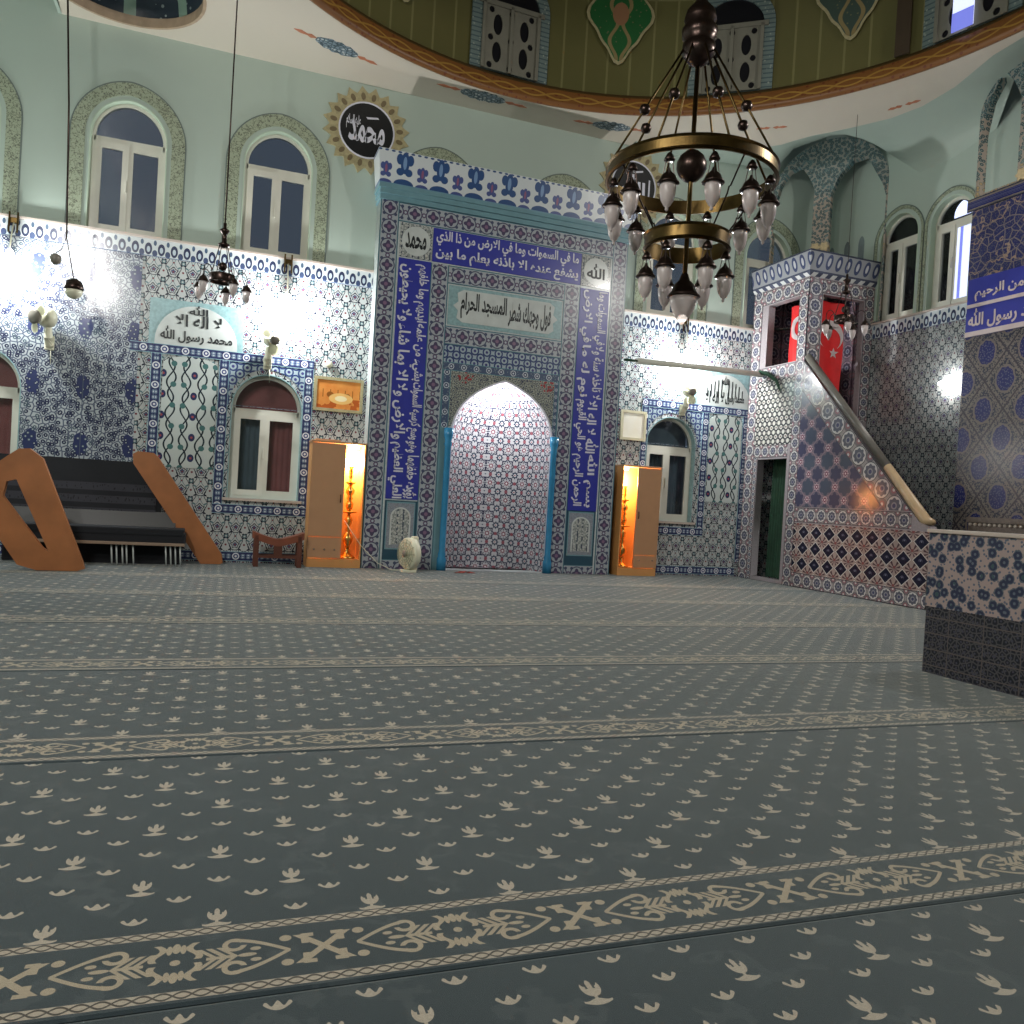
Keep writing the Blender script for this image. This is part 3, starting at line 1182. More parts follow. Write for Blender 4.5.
M['drumborder'] = tile('drum_window_border', f_drumborder, 0.5)
for i, deg in enumerate((-2.0, 37.5, 75.3, 117, -42, -82)):
    fr = drum_frame(deg)
    hw, z0, zs, zt = 0.64, ZC + 0.31, 8.78, 9.36
    w = struct(plate('window_%d' % (20 + i), arch(-hw, hw, z0, zs, zt, 20), [arch(-hw + 0.17, hw - 0.17, z0 + 0.01, zs, zt - 0.17, 20)], 0.05, fr, M['drumborder'], None, 0.03))
    plate('pane', arch(-hw + 0.17, hw - 0.17, z0, zs, zt - 0.17, 20), (), 0.01, fr, M['latdark'], w, 0.0)
    holes = []
    for cx in (-0.22, 0.22):
        for k in range(2):
            holes.append(ell(cx, z0 + 0.28 + k * 0.42, 0.075, 0.16, 16))
    for k in range(3):
        for cx in (-0.36, 0.0, 0.36):
            holes.append(ell(cx + (0.03 if cx < 0 else -0.03 if cx > 0 else 0), z0 + 0.07 + k * 0.42, 0.045, 0.05, 12))
    plate('lattice', rect(-hw + 0.18, z0, hw - 0.18, 8.74), holes, 0.02, fr, M['lattice'], w, 0.03)
    bm = bmesh.new()
    for x in (-hw + 0.19, 0, hw - 0.19):
        box_bm(bm, x - 0.025, x + 0.025, z0, 8.76, 0.03, 0.06)
    box_bm(bm, -hw + 0.1, hw - 0.1, 8.72, 8.79, 0.03, 0.06)
    bm.transform(fr.mat(0))
    fin('window_frame', bm, M['lattice'], w)
    if i == 2:
        plate('lit_pane', rect(-0.22, z0 + 0.02, 0.06, z0 + 0.74), (), 0.01, fr, M['bright_pane'], w, 0.07)
        plate('lit_pane', rect(-0.22, z0 + 0.01, 0.06, z0 + 0.26), (), 0.01, fr, M['blue_lit'], w, 0.08)
plate('drum_pilaster', rect(-0.1, ZC + 0.31, 0.1, 10.4), (), 0.03, drum_frame(65.2), flat('brown_pilaster', (66, 54, 40), 0.5), ceiling, 0.02)
# painted medallions between the drum windows
for i, deg in enumerate((17.8, 57.0, -22.0)):
    fr = drum_frame(deg)
    zc = 9.0
    star = []
    for k in range(48):
        t = 2 * PI * k / 48
        rr = 0.42 * (1 + 0.13 * math.cos(4 * t)) * (1 + 0.05 * math.cos(8 * t))
        star.append((rr * math.cos(t), zc + 1.5 * rr * math.sin(t) - 0.0))
    def f_med(m, X, Y, Z, deg=deg, i=i):
        P_ = polar(deg, DR)
        a = math.radians(deg)
        u = (X - P_.x) * math.cos(a) - (Y - P_.y) * math.sin(a)
        au, b = u.abs(), Z - 9.0
        v = m.voronoi(13)
        w_ = (au - (b * 11).sin() * 0.06 - 0.1).abs() < 0.03
        g = (34, 96, 50) if i == 0 else (60, 78, 70)
        return m.layer(g, ((v < 0.16), (110, 110, 80)), (w_, (140, 124, 84)), ((hyp(au / 0.13, b / 0.18) < 1), (150, 110, 80)))
    plate('drum_medallion', [(x * 1.1, zc + (y - zc) * 1.07) for x, y in star], (), 0.012, fr, M['gold_rim'], ceiling, 0.012)
    plate('drum_medallion', star, (), 0.012, fr, tile('drum_medallion_paint', f_med, 0.5), ceiling, 0.02)

# painted cartouches on the flat ceiling
def f_cart(m, X, Y, Z):
    v = m.voronoi(16)
    k = m.voronoi(16, feature='DISTANCE_TO_EDGE')
    return m.layer((120, 138, 150), ((v < 0.3), (196, 200, 200)), ((k < 0.08), (46, 68, 78)))
M['cart'] = tile('ceiling_cartouche_paint', f_cart, 0.5)
for (x, y, dx, dy, L, full) in ((1.25, 11.84, 0.945, 0.327, 0.62, 1), (3.55, 12.22, 1, 0.05, 0.72, 1), (5.78, 12.2, 0.985, -0.17, 0.62, 1), (8.1, 11.07, 0.8, -0.6, 0.4, 0), (9.36, 9.6, 0.4, -0.92, 0.4, 0)):
    fr = FR((x, y, ZC), (dx, dy, 0), (dy, -dx, 0))
    if full:
        e = ell(0, 0, L * 0.52, 0.14, 28)
        e = [(a, b * (1 + 0.12 * math.cos(a * 40))) for a, b in e]
        plate('ceiling_cartouche', e, (), 0.006, fr, M['cart'], ceiling, 0.006)
    for s in (-1, 1):
        a = L * 0.5 if full else 0.02
        fl = [(s * a, 0.012), (s * (a + L * 0.16), 0.05), (s * (a + L * 0.24), 0.02), (s * (a + L * 0.4), 0.045), (s * (a + L * 0.55), 0.0), (s * (a + L * 0.38), -0.03), (s * (a + L * 0.22), -0.015), (s * (a + L * 0.12), -0.04)]
        plate('ceiling_flourish', fl if s > 0 else fl[::-1], (), 0.006, fr, M['pinkmark'], ceiling, 0.006)

# ------------------------------------------------------------------ corner arcades: twin arches on one tiled stem
def arcade(name, fr, w, z0, zs, zt, parent):
    outer = arch(0, w, z0, zs, zt, 28)
    c = w * 0.45
    sw = 0.15
    left = [(0.03, z0 - 0.0 + 0.02), (0.03, zs - 0.25), (0.12, zs + 0.18), (0.28, zs + 0.42), (c - 0.42, zs + 0.48), (c - 0.28, zs + 0.3), (c - sw, zs + 0.02), (c - sw, z0 + 0.02)]
    r0 = w - 0.03
    right = [(c + sw, z0 + 0.02), (c + sw, zs - 0.1), (c + 0.28, zs + 0.2), (c + 0.5, zs + 0.42), (c + 0.72, zs + 0.45), (r0 - 0.22, zs + 0.2), (r0 - 0.06, zs - 0.1), (r0, zs - 0.3), (r0, z0 + 0.02)]
    right = [(x, z) for x, z in right]
    bm = bmesh.new()
    o = struct(plate(name, outer, [left, right], 0.14, fr, M['fork'], parent, 0.0))
    bm = bmesh.new()
    for x in (c - 0.075, c + 0.085):
        for z in (zs - 1.05, zs - 1.9):
            for k in range(2):
                me = plate_mesh('rosette', [(x + 0.075 * math.cos(t) * (1 + 0.2 * math.cos(t * 6)), z + 0.075 * math.sin(t) * (1 + 0.2 * math.cos(t * 6))) for t in [2 * PI * q / 36 for q in range(36)]], (), 0.03, fr, 0.02)
            bm.from_mesh(me)
    fin('rosette', bm, flat('cream_rosette', (196, 176, 138), 0.5, vary=0.2, scale=30), o)
    return o


p1, p2 = Vector((9.42, 12.7, 0)), Vector((10.55, 11.05, 0))
arcade('trim_1', FR(p1, p2 - p1), (p2 - p1).length, 4.62, 7.1, 7.98, None)

# pier standing out from the right wall, clad in blue tile
PX = 9.9
pier = struct(box('trim_2', (PX, XR, 4.0, 8.74, -0.01, 5.86), M['ogee']))
FPI = LEFTW(PX)
plate('branch_tiles', rect(-8.74, 4.68, -5.0, 5.66), (), 0.01, FPI, M['upogee'], pier, 0.012)
border('tile_border', [(-8.74, 5.76), (-5.0, 5.76)], 0.18, FPI, pier, lambda m, t, c, w: f_ogee(m, t, t, c * 3), 'pier', 0.014)
plate('sign_band', rect(-8.72, 3.86, -5.0, 4.68), (), 0.02, FPI, M['blue_band'], pier, 0.02)
bm = bmesh.new()
for z, h in ((4.27, 0.05), (3.86, 0.07)):
    box_bm(bm, -8.72, -5.0, z, z + h, 0.02, 0.03)
bm.transform(FPI.mat(0))
fin('sign_line', bm, M['sign_white'], pier)
lettering([('بسم الله الرحمن الرحيم', -8.60, 4.35, -6.9, 4.60, 0), ('لا اله الا الله محمد رسول الله', -8.68, 3.95, -6.5, 4.25, 0)], FPI, M['sign_white'], pier, 0.024)
arcade('trim_3', FR((PX + 0.02, 8.74, 0), (0, -1, 0)), 1.75, 5.87, 7.0, 7.62, None)

# ------------------------------------------------------------------ windows
WN = [0]


def window(fr, cx, hw, z0, zs, zt, painted=True, low=False, curtains=None, bright=False, inset=0.10, pw=0.25):
    WN[0] += 1
    pt = 0.0 if low else 0.1
    A = lambda g, zb=0.0: arch(cx - hw + g, cx + hw - g, z0 + zb, zs, zt - g, 20, pt)
    w = struct(plate('window_%d' % WN[0], A(0.0), [A(0.05, 0.05)], 0.07, fr, M['pvc'], None, -inset))
    # reveal
    plate('window_reveal', A(-0.012, -0.012 if low else 0.0), [A(0.002, 0.006)], inset + 0.012, fr, M['reveal'] if not low else M['pale_teal'], w, 0.012 if low else 0.006)
    tz = zs - 0.07
    bm = bmesh.new()
    box_bm(bm, cx - hw + 0.03, cx + hw - 0.03, tz, tz + 0.07, -0.065, -0.0)
    bm.transform(fr.mat(-inset))
    fin('transom', bm, M['pvc'], w)
    for s in (-1, 1):
        xa, xb = (cx - hw + 0.05, cx + 0.0) if s < 0 else (cx + 0.0, cx + hw - 0.05)
        g = 0.055 if s > 0 else 0.085
        sash = plate('casement', rect(xa, z0 + 0.05, xb, tz), [rect(xa + g, z0 + 0.05 + 0.085, xb - g, tz - 0.085)], 0.05, fr, M['pvc'], w, -inset + 0.012 * (s < 0))
        plate('pane', rect(xa + g - 0.01, z0 + 0.125, xb - g + 0.01, tz - 0.075), (), 0.006, fr, M['glass'], sash, -inset - 0.02)
        if s < 0:
            bm = bmesh.new()
            box_bm(bm, xb - 0.035, xb - 0.012, (z0 + tz) / 2 - 0.03, (z0 + tz) / 2 + 0.14, 0.0, 0.035, 0.006)
            bm.transform(fr.mat(-inset + 0.01))
            fin('window_handle', bm, M['pvc'], sash)
    plate('pane', arch(cx - hw + 0.045, cx + hw - 0.045, tz + 0.06, zs, zt - 0.045, 20, pt), (), 0.006, fr, M['glass'], w, -inset - 0.02)
    if painted:
        g0, g1 = 0.07, pw
        o_ = arch(cx - hw - g1, cx + hw + g1, z0 - 0.0, zs - 0.02, zt + g1, 26, 0.1)
        i_ = arch(cx - hw - g0, cx + hw + g0, z0 + 0.001, zs, zt + g0, 26, 0.1)
        plate('painted_border', o_, [i_], 0.012, fr, M['winframe'], w, 0.012)
        o2 = arch(cx - hw - g1 - 0.014, cx + hw + g1 + 0.014, z0, zs - 0.02, zt + g1 + 0.014, 26, 0.1)
        plate('border_line', o2, [arch(cx - hw - g1 + 0.002, cx + hw + g1 - 0.002, z0 + 0.001, zs - 0.02, zt + g1 - 0.002, 26, 0.1)], 0.008, fr, flat('grey_outline', (104, 116, 112), 0.6), w, 0.016)
    if low:
        bm = bmesh.new()
        box_bm(bm, cx - hw - 0.07, cx + hw + 0.07, z0 - 0.035, z0 + 0.005, -0.1, 0.06)
        bm.transform(fr.mat(0))
        fin('window_sill', bm, M['marble'], w)
    if curtains:
        for k, mt in enumerate(curtains):
            bm = bmesh.new()
            x0 = cx - hw + k * hw
            nn = 28
            va = [bm.verts.new((x0 + hw * i / nn, z0 - 0.1, 0.012 * math.sin(i * 1.4))) for i in range(nn + 1)]
            vb = [bm.verts.new((x0 + hw * i / nn, tz + 0.03, 0.012 * math.sin(i * 1.4))) for i in range(nn + 1)]
            for i in range(nn):
                bm.faces.new((va[i], va[i + 1], vb[i + 1], vb[i]))
            bm.transform(fr.mat(-inset - 0.22))
            fin('curtain', bm, mt, w, True)
        plate('curtain', rect(cx - hw, tz + 0.03, cx + hw, zt), (), 0.004, fr, curtains[1], w, -inset - 0.22)
    if bright:
        plate('lit_pane', rect(cx + 0.045, z0 + 0.125, cx + hw - 0.10, tz - 0.075), (), 0.008, fr, M['bright_pane'], w, -inset + 0.004)
        plate('lit_pane', rect(cx + 0.10, z0 + 0.125, cx + 0.15, tz - 0.075), (), 0.004, fr, M['blue_lit'], w, -inset + 0.008)
        plate('lit_pane', arch(cx - 0.04, cx + hw - 0.12, tz + 0.1, zs + 0.06, zt - 0.09, 12, 0.5), (), 0.008, fr, M['bright_pane'], w, -inset + 0.0)
    return w


for c, _ in UPW:
    window(F, c, uw_hw, kz(4.5), kz(5.83), kz(6.34))
window(F, LOW[0], 0.5, kz(0.96), kz(2.28), kz(2.78), False, True, (M['grey_curtain'], M['brown_curtain']))
window(F, LOW[1], 0.5, kz(0.96), kz(2.28), kz(2.78), False, True, (M['grey_curtain'], M['grey_curtain']))
window(F, LOW[2], 0.5, kz(0.96), kz(2.28), kz(2.78), False, True, (M['grey_curtain'], M['brown_curtain']))
window(FRW, rw_open[0][0], 0.40, 4.60, 5.98, 6.38, pw=0.125)
window(FRW, rw_open[1][0], 0.38, 4.60, 5.98, 6.34, bright=True, pw=0.125)

# ------------------------------------------------------------------ mihrab
mih = thing('mihrab', 'tall blue and grey tiled prayer niche panel with white script bands on the front wall', 'mihrab', (NCX, YP, 0))
FP = FRONT(YP)
XA, XB = 2.08, 6.30


def f_body(m, X, Y, Z):
    return p_panel_border(m, Z, (X - 0.0).cell(0.3), 0.3)


side_mat = flat('pale_side_tile', (196, 204, 204), 0.25, vary=0.12, scale=20)
plate('panel', rect(XA, 0.0, XB, 5.62), [niche_outline(0.0, 0.001)], 0.349, FP, side_mat, mih)


def pb(x0, z0, x1, z1, axis, n=None, kind=p_panel_border, out=0.006, holes=()):
    if axis == 'x':
        w = z1 - z0
        mm = strip_mat(kind, 'x', (z0 + z1) / 2, w, 'mihrab_border_tile')
    else:
        w = x1 - x0
        mm = strip_mat(kind, 'z', (x0 + x1) / 2, w, 'mihrab_border_tile')
    plate('tile_border', rect(x0, z0, x1, z1), holes, 0.006, FP, mm, mih, out)


BL0, BL1, BR0, BR1 = 2.40, 2.91, 5.46, 5.99
pb(XA, 0, BL0 - 0.03, 5.62, 'z')
pb(BR1 + 0.03, 0, XB, 5.62, 'z')
pb(BL0 - 0.03, 5.33, BR1 + 0.03, 5.62, 'x')
pb(BL1, 0, 3.20, 4.78, 'z')
pb(5.17, 0, BR0, 4.78, 'z')
pb(3.20, 4.50, 5.17, 4.78, 'x')
pb(3.20, 3.55, 5.17, 3.84, 'x')
plate('ring_tiles', rect(3.20, 3.28, 5.17, 3.55), (), 0.006, FP, M['hex_tile'], mih, 0.006)


def p_dark_rosette(m, t, c, w):
    a, b = (t / (w * 1.6)).cell(1) * 1.6, c / w
    r = hyp(a, b)
    return m.layer((70, 86, 116), ((m.voronoi(30) < 0.3), (128, 142, 150)), ((r < 0.36), (200, 208, 214)), ((r < 0.26), (46, 54, 96)), ((r < 0.12), (200, 206, 214)), ((b.abs() > 0.44), (96, 152, 160)))


pb(3.20, 3.15, 5.17, 3.28, 'x', kind=p_dark_rosette)
pb(3.20, 2.25, 3.33, 3.15, 'z', kind=p_dark_rosette)
pb(5.10, 2.25, 5.17, 3.15, 'z', kind=p_dark_rosette)
no = [p for p in niche_outline(0.0) if p[1] > 2.26]
plate('spandrel', [(5.10, 3.15), (3.33, 3.15), (3.33, 2.26)] + no[::-1] + [(5.10, 2.26)], (), 0.006, FP, M['spandrel_tile'], mih, 0.006)
for s, x0, x1 in ((0, 3.20, 3.37), (1, 5.11, 5.17)):
    plate('jamb_tiles', rect(x0, 0, x1, 2.25), (), 0.006, FP, M['teal_paint'], mih, 0.005)
# pale edging of the arch
plate('arch_edge', niche_outline(0.03, 0.001) + niche_outline(0.0, 0.001)[::-1], (), 0.012, FP, M['letter_white'], mih, 0.016)

# blue bands, corner roundels and the writing
def blue_band(x0, z0, x1, z1, texts, nm):
    b = plate('script_band', rect(x0, z0, x1, z1), (), 0.01, FP, M['blue_band'], mih, 0.012)
    lettering(texts, FP, M['letter_white'], b, 0.0145)
    return b


blue_band(BL1 + 0.01, 4.80, BR0 - 0.01, 5.32,
          [('ما في السموات وما في الارض من ذا الذي', 2.97, 5.06, 5.40, 5.30, 0), ('يشفع عنده الا باذنه يعلم ما بين', 2.97, 4.82, 5.40, 5.05, 0)], 'top')
v1 = ['ايديهم وما خلفهم ولا يحيطون', 'بشيء من علمه الا بما شاء', 'وسع كرسيه السموات والارض ولا', 'يؤوده حفظهما وهو العلي العظيم']
v2 = ['بسم الله الرحمن الرحيم', 'الله لا اله الا هو الحي القيوم', 'لا تاخذه سنة ولا نوم له ما', 'في السموات وما في الارض']
tx = []
L = (4.74 - 1.10) / 4
for k in range(4):
    z1 = 4.72 - k * L
    w1, w2 = v1[k].split(' '), None
    h = (len(w1) + 1) // 2
    tx.append((' '.join(w1[:h]), BL0 + 0.26, z1 - L + 0.02, BL1 - 0.02, z1, 3))
    tx.append((' '.join(w1[h:]), BL0 + 0.02, z1 - L + 0.01, BL0 + 0.25, z1 - 0.03, 3))
blue_band(BL0, 1.08, BL1, 4.78, tx, 'left')
tx = []
for k in range(4):
    z0 = 1.12 + k * L
    w1 = v2[k].split(' ')
    h = (len(w1) + 1) // 2
    tx.append((' '.join(w1[:h]), BR0 + 0.26, z0 - 0.0, BR1 - 0.03, z0 + L - 0.02, 3))
    tx.append((' '.join(w1[h:]), BR0 + 0.02, z0 + 0.02, BR0 + 0.25, z0 + L - 0.02, 3))
blue_band(BR0, 1.06, BR1, 4.76, tx, 'right')
for (x0, x1, word) in ((BL0, BL1, 'محمد'), (BR0, BR1, 'الله')):
    cx, cz = (x0 + x1) / 2, 5.06
    plate('corner_tile', rect(x0, 4.80, x1, 5.32), (), 0.01, FP, M['vase_tile'], mih, 0.010)
    rd = plate('roundel', ell(cx, cz, 0.225, 0.225, 36), (), 0.008, FP, M['panel_white'], mih, 0.016)
    lettering([(word, cx - 0.17, cz - 0.12, cx + 0.16, cz + 0.13, 0)], FP, M['letter_dark'], rd, 0.018)
# cartouche over the arch
plate('teal_field', rect(3.22, 3.86, 5.15, 4.48), (), 0.008, FP, M['pale_teal'], mih, 0.008)
ct = plate('cartouche', [(3.30, 4.17), (3.38, 4.10), (3.36, 3.98), (3.46, 3.92), (4.93, 3.92), (5.02, 3.98), (5.00, 4.10), (5.08, 4.17), (5.00, 4.24), (5.02, 4.37), (4.93, 4.43), (3.46, 4.43), (3.36, 4.37), (3.38, 4.24)], (), 0.008, FP, M['panel_white'], mih, 0.014)
lettering([('فول وجهك شطر', 4.22, 3.95, 4.96, 4.38, 0), ('المسجد الحرام', 3.42, 3.98, 4.19, 4.40, 0)], FP, M['letter_dark'], ct, 0.0165)
# small arched tile pictures under the blue bands
for (x0, x1) in ((BL0, BL1), (BR0, BR1)):
    plate('tile_field', rect(x0, 0.0, x1, 1.06), (), 0.006, FP, strip_mat(p_panel_border, 'x', 0.0, 0.3, 'mihrab_foot_tile'), mih, 0.006)
    plate('arched_tile', rect(x0 + 0.03, 0.3, x1 - 0.03, 1.04), (), 0.006, FP, M['teal_paint'], mih, 0.010)
    plate('arched_tile', rect(x0 + 0.045, 0.32, x1 - 0.045, 1.02), (), 0.006, FP, flat('grey_flower_tile', (132, 138, 148), 0.2, vary=0.3, scale=60), mih, 0.012)
    plate('arched_tile', arch(x0 + 0.10, x1 - 0.10, 0.38, 0.80, 0.95, 16), (), 0.006, FP, M['vase_tile'], mih, 0.016)
    plate('arched_tile', arch(x0 + 0.095, x1 - 0.095, 0.37, 0.80, 0.957, 16), [arch(x0 + 0.12, x1 - 0.12, 0.372, 0.80, 0.935, 16)], 0.006, FP, M['panel_white'], mih, 0.02)
# mouldings and palmette crest leaning forward
bm = bmesh.new()
box_bm(bm, XA - 0.02, XB + 0.02, YP - 0.03, YW, 5.62, 5.70)
box_bm(bm, XA - 0.03, XB + 0.03, YP - 0.06, YW, 5.70, 5.78)
box_bm(bm, XA - 0.05, XB + 0.05, YP - 0.08, YW, 5.78, 5.84)
fin('moulding', bm, M['teal_paint'], mih)
bm = bmesh.new()
pr_ = [(XA - 0.05, XB + 0.05, YP - 0.08, 5.84), (XA - 0.10, XB + 0.10, YP - 0.17, 6.32)]
vs = []
for (a, b, y, z) in pr_:
    vs.append([bm.verts.new(q) for q in ((a, y, z), (b, y, z), (b, YW - 0.06, z), (a, YW - 0.06, z))])
for k in range(4):
    bm.faces.new((vs[0][k], vs[0][(k + 1) % 4], vs[1][(k + 1) % 4], vs[1][k]))
bm.faces.new(vs[1])
bm.faces.new(vs[0][::-1])
bmesh.ops.recalc_face_normals(bm, faces=bm.faces)
fin('palmette_crest', bm, M['cornice_tile'], mih)

# the niche: half round shaft with a pointed half dome
bm = bmesh.new()
hw = (NX1 - NX0) / 2
nseg = 28
rings = []
prof = [(1.0, 0.0), (1.0, 2.18)] + [(a, 2.18 + 0.88 * b) for a, b in [(0.985, 0.13), (0.95, 0.26), (0.89, 0.40), (0.80, 0.53), (0.68, 0.65), (0.54, 0.76), (0.38, 0.85), (0.22, 0.925), (0.09, 0.975), (0.01, 1.0)]]
for r, z in prof:
    rings.append([bm.verts.new((NCX + hw * r * math.cos(PI * k / nseg), YP + 0.005 + hw * r * math.sin(PI * k / nseg), z)) for k in range(nseg + 1)])
for a, b in zip(rings, rings[1:]):
    for k in range(nseg):
        bm.faces.new((a[k], b[k], b[k + 1], a[k + 1]))
bm.faces.new([bm.verts.new((v.co.x, v.co.y, 0.0)) for v in rings[0]])
bmesh.ops.recalc_face_normals(bm, faces=bm.faces)
fin('niche', bm, M['star_tile'], mih, True)
for x in (3.335, 5.135):
    lathe('column', [(0.075, 0.0), (0.075, 0.18), (0.058, 0.22), (0.062, 0.26), (0.050, 0.30), (0.050, 1.95), (0.064, 1.99), (0.05, 2.03), (0.072, 2.12), (0.078, 2.24)], (x, YP - 0.055, 0), M['blue_col'], mih, 16)
lm = lathe('niche_lamp', [(0.005, -0.06), (0.035, -0.04), (0.04, 0.0), (0.02, 0.03), (0.012, 0.09)], (NCX - 0.02, YP + 0.30, 2.80), M['bulb'], mih, 12)
tube('lamp_cord', [(NCX - 0.02, YP + 0.30, 2.88), (NCX - 0.02, YP + 0.30, 2.975)], 0.005, M['plastic'], mih, 6)
lamp('niche_light', (NCX - 0.02, YP + 0.24, 2.66), P_NICHE, (1, 0.985, 0.97), 0.04)

# ------------------------------------------------------------------ minbar
MX = 9.15
mb = thing('minbar', 'tall tiled pulpit tower with a long stair and slanting handrail by the right wall', 'minbar', (MX, 10.5, 0))
FM = LEFTW(MX)           # u = -Y
TY = 11.2                # front face of the tower
FT = FRONT(TY)
white_side = flat('minbar_tile_edge', (158, 150, 154), 0.25, vary=0.1, scale=30)
# side wall of the tower with door and window
plate('tower_side', rect(-12.69, 0, -TY, 5.24), [rect(-12.30, 0.06, -11.5, 2.17), rect(-12.25, 3.84, -11.42, 4.95)], 0.14, FM, white_side, mb)
plate('tower_front', rect(MX + 0.145, 2.6, XR - 0.01, 5.24), [rect(9.45, 2.75, 10.33, 4.97)], 0.12, FT, white_side, mb)
box('tower_floor', (MX + 0.14, XR - 0.01, TY + 0.13, YW - 0.05, 2.55, 2.68), M['marble'], mb)


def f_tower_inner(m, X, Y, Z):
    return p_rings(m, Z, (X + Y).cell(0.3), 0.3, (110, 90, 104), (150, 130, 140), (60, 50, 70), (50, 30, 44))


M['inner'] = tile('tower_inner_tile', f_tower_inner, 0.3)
box('tower_back', (MX + 0.15, XR - 0.01, YW - 0.09, YW - 0.04, 2.68, 5.2), M['inner'], mb)
box('tower_inner_side', (XR - 0.06, XR - 0.012, TY + 0.13, YW - 0.1, 2.68, 5.2), M['inner'], mb)


def mring(x0, z0, x1, z1, axis, fr=FM, out=0.006, rg=None):
    """ring border; coordinates in the plane of fr"""
    if axis == 'h':
        w, c = z1 - z0, (z0 + z1) / 2
        ax = 'y' if fr is FM else 'x'
    else:
        w = x1 - x0
        c = (x0 + x1) / 2
        if fr is FM:
            c = -c
        ax = 'w' if fr is FM else 'z'
    plate('ring_border', rect(x0, z0, x1, z1), (), 0.006, fr, strip_mat(p_rings, ax, c, w, 'minbar_ring_tile'), mb, out)


# tower side: door surround and window surround
mring(-12.68, 0, -12.42, 5.24, 'v')
mring(-11.42, 0, -11.20, 3.70, 'v')
mring(-12.42, 4.97, -11.2, 5.22, 'h')
mring(-12.42, 3.58, -11.42, 3.82, 'h')
mring(-12.42, 2.2, -11.5, 2.42, 'h')
mring(-12.42, 0, -12.31, 2.2, 'v')
mring(-11.42, 3.70, -11.20, 4.97, 'v')


def f_fish(m, X, Y, Z):
    a, b = Y.cell(0.13), Z.cell(0.16)
    a2, b2 = Y.cell(0.13, 0.065), Z.cell(0.16, 0.08)
    return m.layer((206, 204, 196), (((hyp(a, b) - 0.05).abs() < 0.012), (60, 60, 66)), (((hyp(a2, b2) - 0.05).abs() < 0.012), (60, 60, 66)), ((hyp(a, b) < 0.018), (110, 90, 90)))


plate('scale_tiles', rect(-12.42, 2.42, -11.42, 3.58), (), 0.006, FM, tile('scale_tile', f_fish), mb, 0.006)
# tower front
mring(MX + 0.0, 2.9, 9.43, 5.22, 'v', FT)
mring(10.35, 2.9, XR - 0.01, 5.22, 'v', FT)
mring(9.43, 4.99, 10.35, 5.22, 'h', FT)


def f_tcorn(m, X, Y, Z):
    t = X + Y
    a, b = (t / 0.2).cell(1), (Z - 5.24) / 0.42
    return m.layer((150, 152, 158), ((b > 0.22) & (hyp(a / 0.33, (b - 0.6) / 0.3) < 1), (70, 78, 110)), ((b > 0.22) & (hyp(a / 0.14, (b - 0.6) / 0.16) < 1), (190, 190, 196)),
                   ((b < 0.22), (76, 80, 100)), (((b < 0.14) & ((a.abs() < 0.25))), (206, 206, 206)), ((b > 0.93), (60, 64, 80)))


bm = bmesh.new()
vs = []
for (d, z) in ((0.0, 5.24), (0.04, 5.30), (0.10, 5.64), (0.10, 5.66)):
    vs.append([bm.verts.new(q) for q in ((MX - d, TY - d, z), (XR - 0.005, TY - d, z), (XR - 0.005, YW - 0.005, z), (MX - d, YW - 0.005, z))])
for a, b in zip(vs, vs[1:]):
    for k in range(4):
        bm.faces.new((a[k], a[(k + 1) % 4], b[(k + 1) % 4], b[k]))
bm.faces.new(vs[-1])
bm.faces.new(vs[0][::-1])
bmesh.ops.recalc_face_normals(bm, faces=bm.faces)
fin('tower_cornice', bm, tile('tower_cornice_tile', f_tcorn), mb)
# curtain in the doorway, hung inside
bm = bmesh.new()
nn = 30
va = [bm.verts.new((MX + 0.30 + 0.03 * math.sin(i * 1.3), 11.84 + 0.42 * i / nn, 0.06)) for i in range(nn + 1)]
vb = [bm.verts.new((MX + 0.30 + 0.03 * math.sin(i * 1.3), 11.80 + 0.42 * i / nn, 2.3)) for i in range(nn + 1)]
for i in range(nn):
    bm.faces.new((va[i], va[i + 1], vb[i + 1], vb[i]))
fin('door_curtain', bm, M['green_cloth'], mb, True)
box('door_back', (MX + 0.9, MX + 0.95, TY + 0.02, YW - 0.1, 0.0, 2.5), M['inner'], mb)
# side of the stair
Y0 = 8.43
stair_side = [(-TY, 0), (-Y0, 0), (-Y0, 1.14), (-8.62, 1.20), (-TY, 3.80)]
plate('stair_side', stair_side, (), 0.12, FM, white_side, mb)
# its tiling: rings at the foot, lozenges, rings, star triangle, slanting rings
mring(-TY, 0.0, -Y0 - 0.0, 0.24, 'h')
plate('lozenge_tiles', rect(-TY, 0.24, -Y0 - 0.0, 1.07), (), 0.006, FM, M['diamond'], mb, 0.006)
mring(-TY, 1.09, -8.75, 1.33, 'h')
sl = (3.80 - 1.20) / (TY - 8.62)
bwid = 0.50
tri_top = 3.80 - bwid
plate('star_tiles', [(-TY, 1.345), (-(8.62 + (1.345 + bwid - 1.20) / sl), 1.345), (-TY, tri_top)], (), 0.006, FM, M['mstar'], mb, 0.006)
d = Vector((0, -(TY - 8.62), -(3.80 - 1.20))).normalized()        # down the slope


def f_slant(m, X, Y, Z):
    cy, sy = abs(d.y), abs(d.z)
    t = Y * cy + Z * sy
    c = Z * cy - Y * sy - ((3.80 - bwid / 2) * cy - TY * sy)
    return p_rings(m, t, c, bwid * cy)


plate('ring_border', [(-TY, tri_top + 0.01), (-(8.62 + (1.345 + bwid - 1.20) / sl) + 0.012, 1.345), (-8.77, 1.345), (-TY, 3.80)], (), 0.006, FM, tile('slant_ring_tile', f_slant), mb, 0.006)
